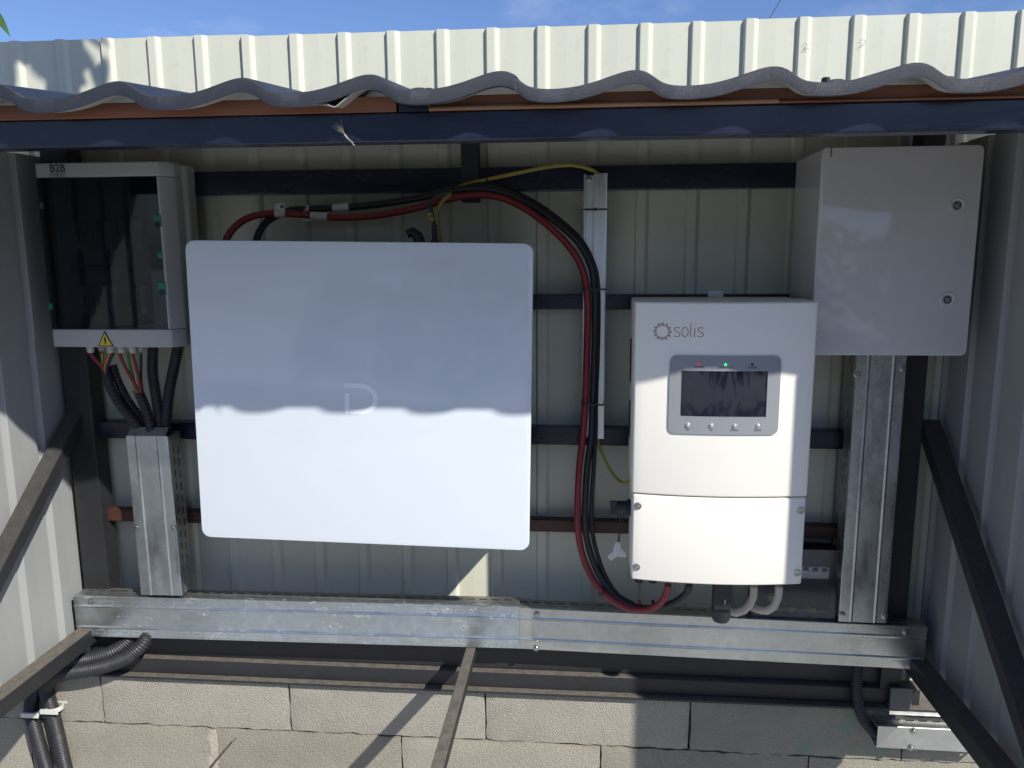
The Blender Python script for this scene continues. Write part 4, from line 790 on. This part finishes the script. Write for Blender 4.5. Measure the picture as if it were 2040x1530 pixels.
# ---------------------------------------------------------------- small things
e = thing('seed_tuft', (-0.3482,-0.6600,1.6685), 'dry pale seed tuft stuck to the header beam', 'seed tuft')
mb = MB(); c = Vector((-0.3504,-0.6600,1.6699))
for i in range(26):
    a = R(random.uniform(100, 150)); l = random.uniform(.008, .022); m_ = c+Vector((math.cos(a)*l*.5, -.002-random.random()*.003, math.sin(a)*l*.5)); en = c+Vector((math.cos(a+random.uniform(-.2,.2))*l, -.003-random.random()*.005, math.sin(a)*l))
    mb.tube([c, m_, en], .00018, 3, cap=False)
mb.build('bristles', M['fluff'], e)
mb = MB(); mb.tube([(-0.3508,-0.6610,1.6705),(-0.3466,-0.6610,1.6647),(-0.3422,-0.6610,1.6604),(-0.3365,-0.6610,1.6539)], lambda t: .0012-.0005*t, 6); mb.tube([(-0.3477,-0.6620,1.6653),(-0.3426,-0.6620,1.6617),(-0.3375,-0.6620,1.6574)], .0006, 5); mb.build('stalk', M['fluff'], e)
ow0, ow1 = Vector((2.0099,7.0000,4.0367)), Vector((1.8435,7.0000,3.7531)); dd = (ow1-ow0)
o = MB().tube([ow0-dd*8, ow0, ow1, ow1+dd*6], .0032, 6, smooth=False).build('overhead_wire', M['blk']); tag(o, 'thin dark overhead wire crossing the sky above the cream wall', 'wire')

# ---------------------------------------------------------------- tree beside the shelter: one branch reaches over the roof
tree = thing('loquat_tree', (-2.1, -1.5, 0), 'leafy tree whose hanging leaf tip shows at the top left', 'tree')
def leaf(mb, base, d, L_, w, droop=.25):
    d = Vector(d).normalized(); sd = d.cross(Vector((0,0,1)))
    if sd.length < .1: sd = Vector((1,0,0))
    sd.normalize(); nrm = sd.cross(d); b = len(mb.v); n = 8
    for i in range(n+1):
        t = i/n; ww = w*math.sin(PI*min(1, t**.8))*(1-.25*t)/1.0; c = Vector(base)+d*L_*t-Vector((0,0,1))*droop*L_*t*t
        for k in (-1, 0, 1): mb.v.append(tuple(c+sd*ww*.5*k+nrm*(.12*ww*abs(k))))
    for i in range(n):
        for k in range(2): mb.f.append((b+i*3+k, b+i*3+k+1, b+i*3+k+4, b+i*3+k+3)); mb.m.append(0)
trunk = MB(); trunk.tube([(-2.1,-1.5,0),(-2.08,-1.5,.8),(-2.15,-1.46,1.6),(-2.1,-1.42,2.4),(-2.0,-1.4,3.1)], lambda t: .075-.04*t, 10)
limbs = [[(-2.12,-1.44,2.0),(-1.8,-1.3,2.35),(-1.35,-1.1,2.62),(-1.0,-.75,2.66),(-.72,-.50,2.62)], [(-2.1,-1.42,2.4),(-2.3,-1.0,2.8),(-2.4,-.7,3.1)], [(-2.05,-1.4,2.8),(-1.8,-1.6,3.3),(-1.6,-1.7,3.6)], [(-2.15,-1.46,1.8),(-2.6,-1.7,2.3),(-2.9,-1.8,2.7)]]
for l in limbs: trunk.tube(l, lambda t: .026-.020*t, 8)
trunk.build('trunk', M['bark'], tree)
crown = MB()
for l in limbs:
    P_ = spline(l, .05)
    for p in P_[len(P_)//3:]:
        for k in range(2 if l is limbs[0] else 6):
            d = Vector((random.gauss(0,1), random.gauss(0,1), random.gauss(.1,.6)))
            if l is limbs[0] and p.x > -1.3: continue
            leaf(crown, p+d.normalized()*.03, d, random.uniform(.12,.2), random.uniform(.04,.06))
# leaves at the branch tip that shade the cream wall
def shade(x, z, d): return Vector((x, 0, z))+Vector((1.04, -1.0, 1.2))*d
for (xa_, za_, xb_, zb_, d_, w_) in ((-1.30,1.99,-1.150,1.900,.50,.105), (-1.17,2.00,-1.125,1.868,.48,.075), (-1.25,1.98,-1.165,1.82,.52,.095), (-1.15,2.00,-1.085,1.966,.47,.026), (-1.37,1.99,-1.345,1.83,.52,.055), (-1.22,1.95,-1.205,1.80,.50,.075), (-1.118,1.945,-1.110,1.872,.48,.026), (-1.42,1.98,-1.24,1.955,.50,.075), (-1.23,2.01,-1.14,1.93,.49,.085)):
    a, b = shade(xa_, za_, d_), shade(xb_, zb_, d_-.03); leaf(crown, a, b-a, (b-a).length, w_, .05)
la_, lb_ = Vector((-0.8031,-0.8000,1.8417)), Vector((-0.7535,-0.8000,1.7832)); leaf(crown, la_, lb_-la_, (lb_-la_).length, .040, .02)
crown.tube([(-1.0,-.75,2.66), tuple(la_+Vector((-.04,0,.3))), tuple(la_)], .003, 6)
crown.build('crown', M['leaf'], tree, smooth=60)

# ---------------------------------------------------------------- stand-in trees, unseen behind the viewer, added to close the low sky that the glossy fronts and the shade see
mb = MB()
for i in range(9):
    cx_, cy_ = -2.6+i*1.35+random.uniform(-.4,.4), -6.2+random.uniform(-.6,.6); h_ = random.uniform(2.0, 3.1)
    for k in range(420):
        a = random.uniform(0, 2*PI); z = random.uniform(.1, 1)**.8*h_; rr = (1.15-.5*(z/h_)**2)*random.uniform(.35,1)**.5
        c = Vector((cx_+math.cos(a)*rr, cy_+math.sin(a)*rr, z)); u_ = Vector((random.gauss(0,1), random.gauss(0,1), random.gauss(0,1))).normalized(); w_ = u_.cross(Vector((random.gauss(0,1), random.gauss(0,1), random.gauss(0,1)))).normalized(); q = random.uniform(.12,.24)
        mb.add([c-u_*q, c+w_*q*.45, c+u_*q, c-w_*q*.45], [(0,1,2,3)])
o = mb.build('standin_trees', M['leaf'], smooth=0); tag(o, 'stand-in trees added behind the viewer, mirrored faintly in the glossy fronts', 'trees', kind='stuff')

o = MB().tube([(-0.8627,-0.0900,0.2910),(-0.8885,-0.0900,0.2604),(-0.9144,-0.0900,0.2295),(-0.9467,-0.0900,0.1881)], lambda t: .0012+.0012*t, 6).build('dry_twig', M['bark']); tag(o, 'thin dry twig poking up in front of the lower blocks', 'twig')
for P_ in ([(0.4624,-0.0075,1.9282),(0.4675,-0.0075,1.9301),(0.4699,-0.0075,1.9250),(0.4650,-0.0075,1.9180),(0.4631,-0.0075,1.9161),(0.4692,-0.0075,1.9179),(0.4754,-0.0075,1.9188)], [(0.5778,-0.0075,1.9331),(0.5881,-0.0075,1.9328),(0.5906,-0.0075,1.9267),(0.5847,-0.0075,1.9228),(0.5786,-0.0075,1.9210),(0.5799,-0.0075,1.9169)]):
    mb = MB(); mb.ribbon([(p[0], p[2]) for p in P_], .0008, -.0088); mb.build('pen_mark', M['ink'], fence, smooth=0)
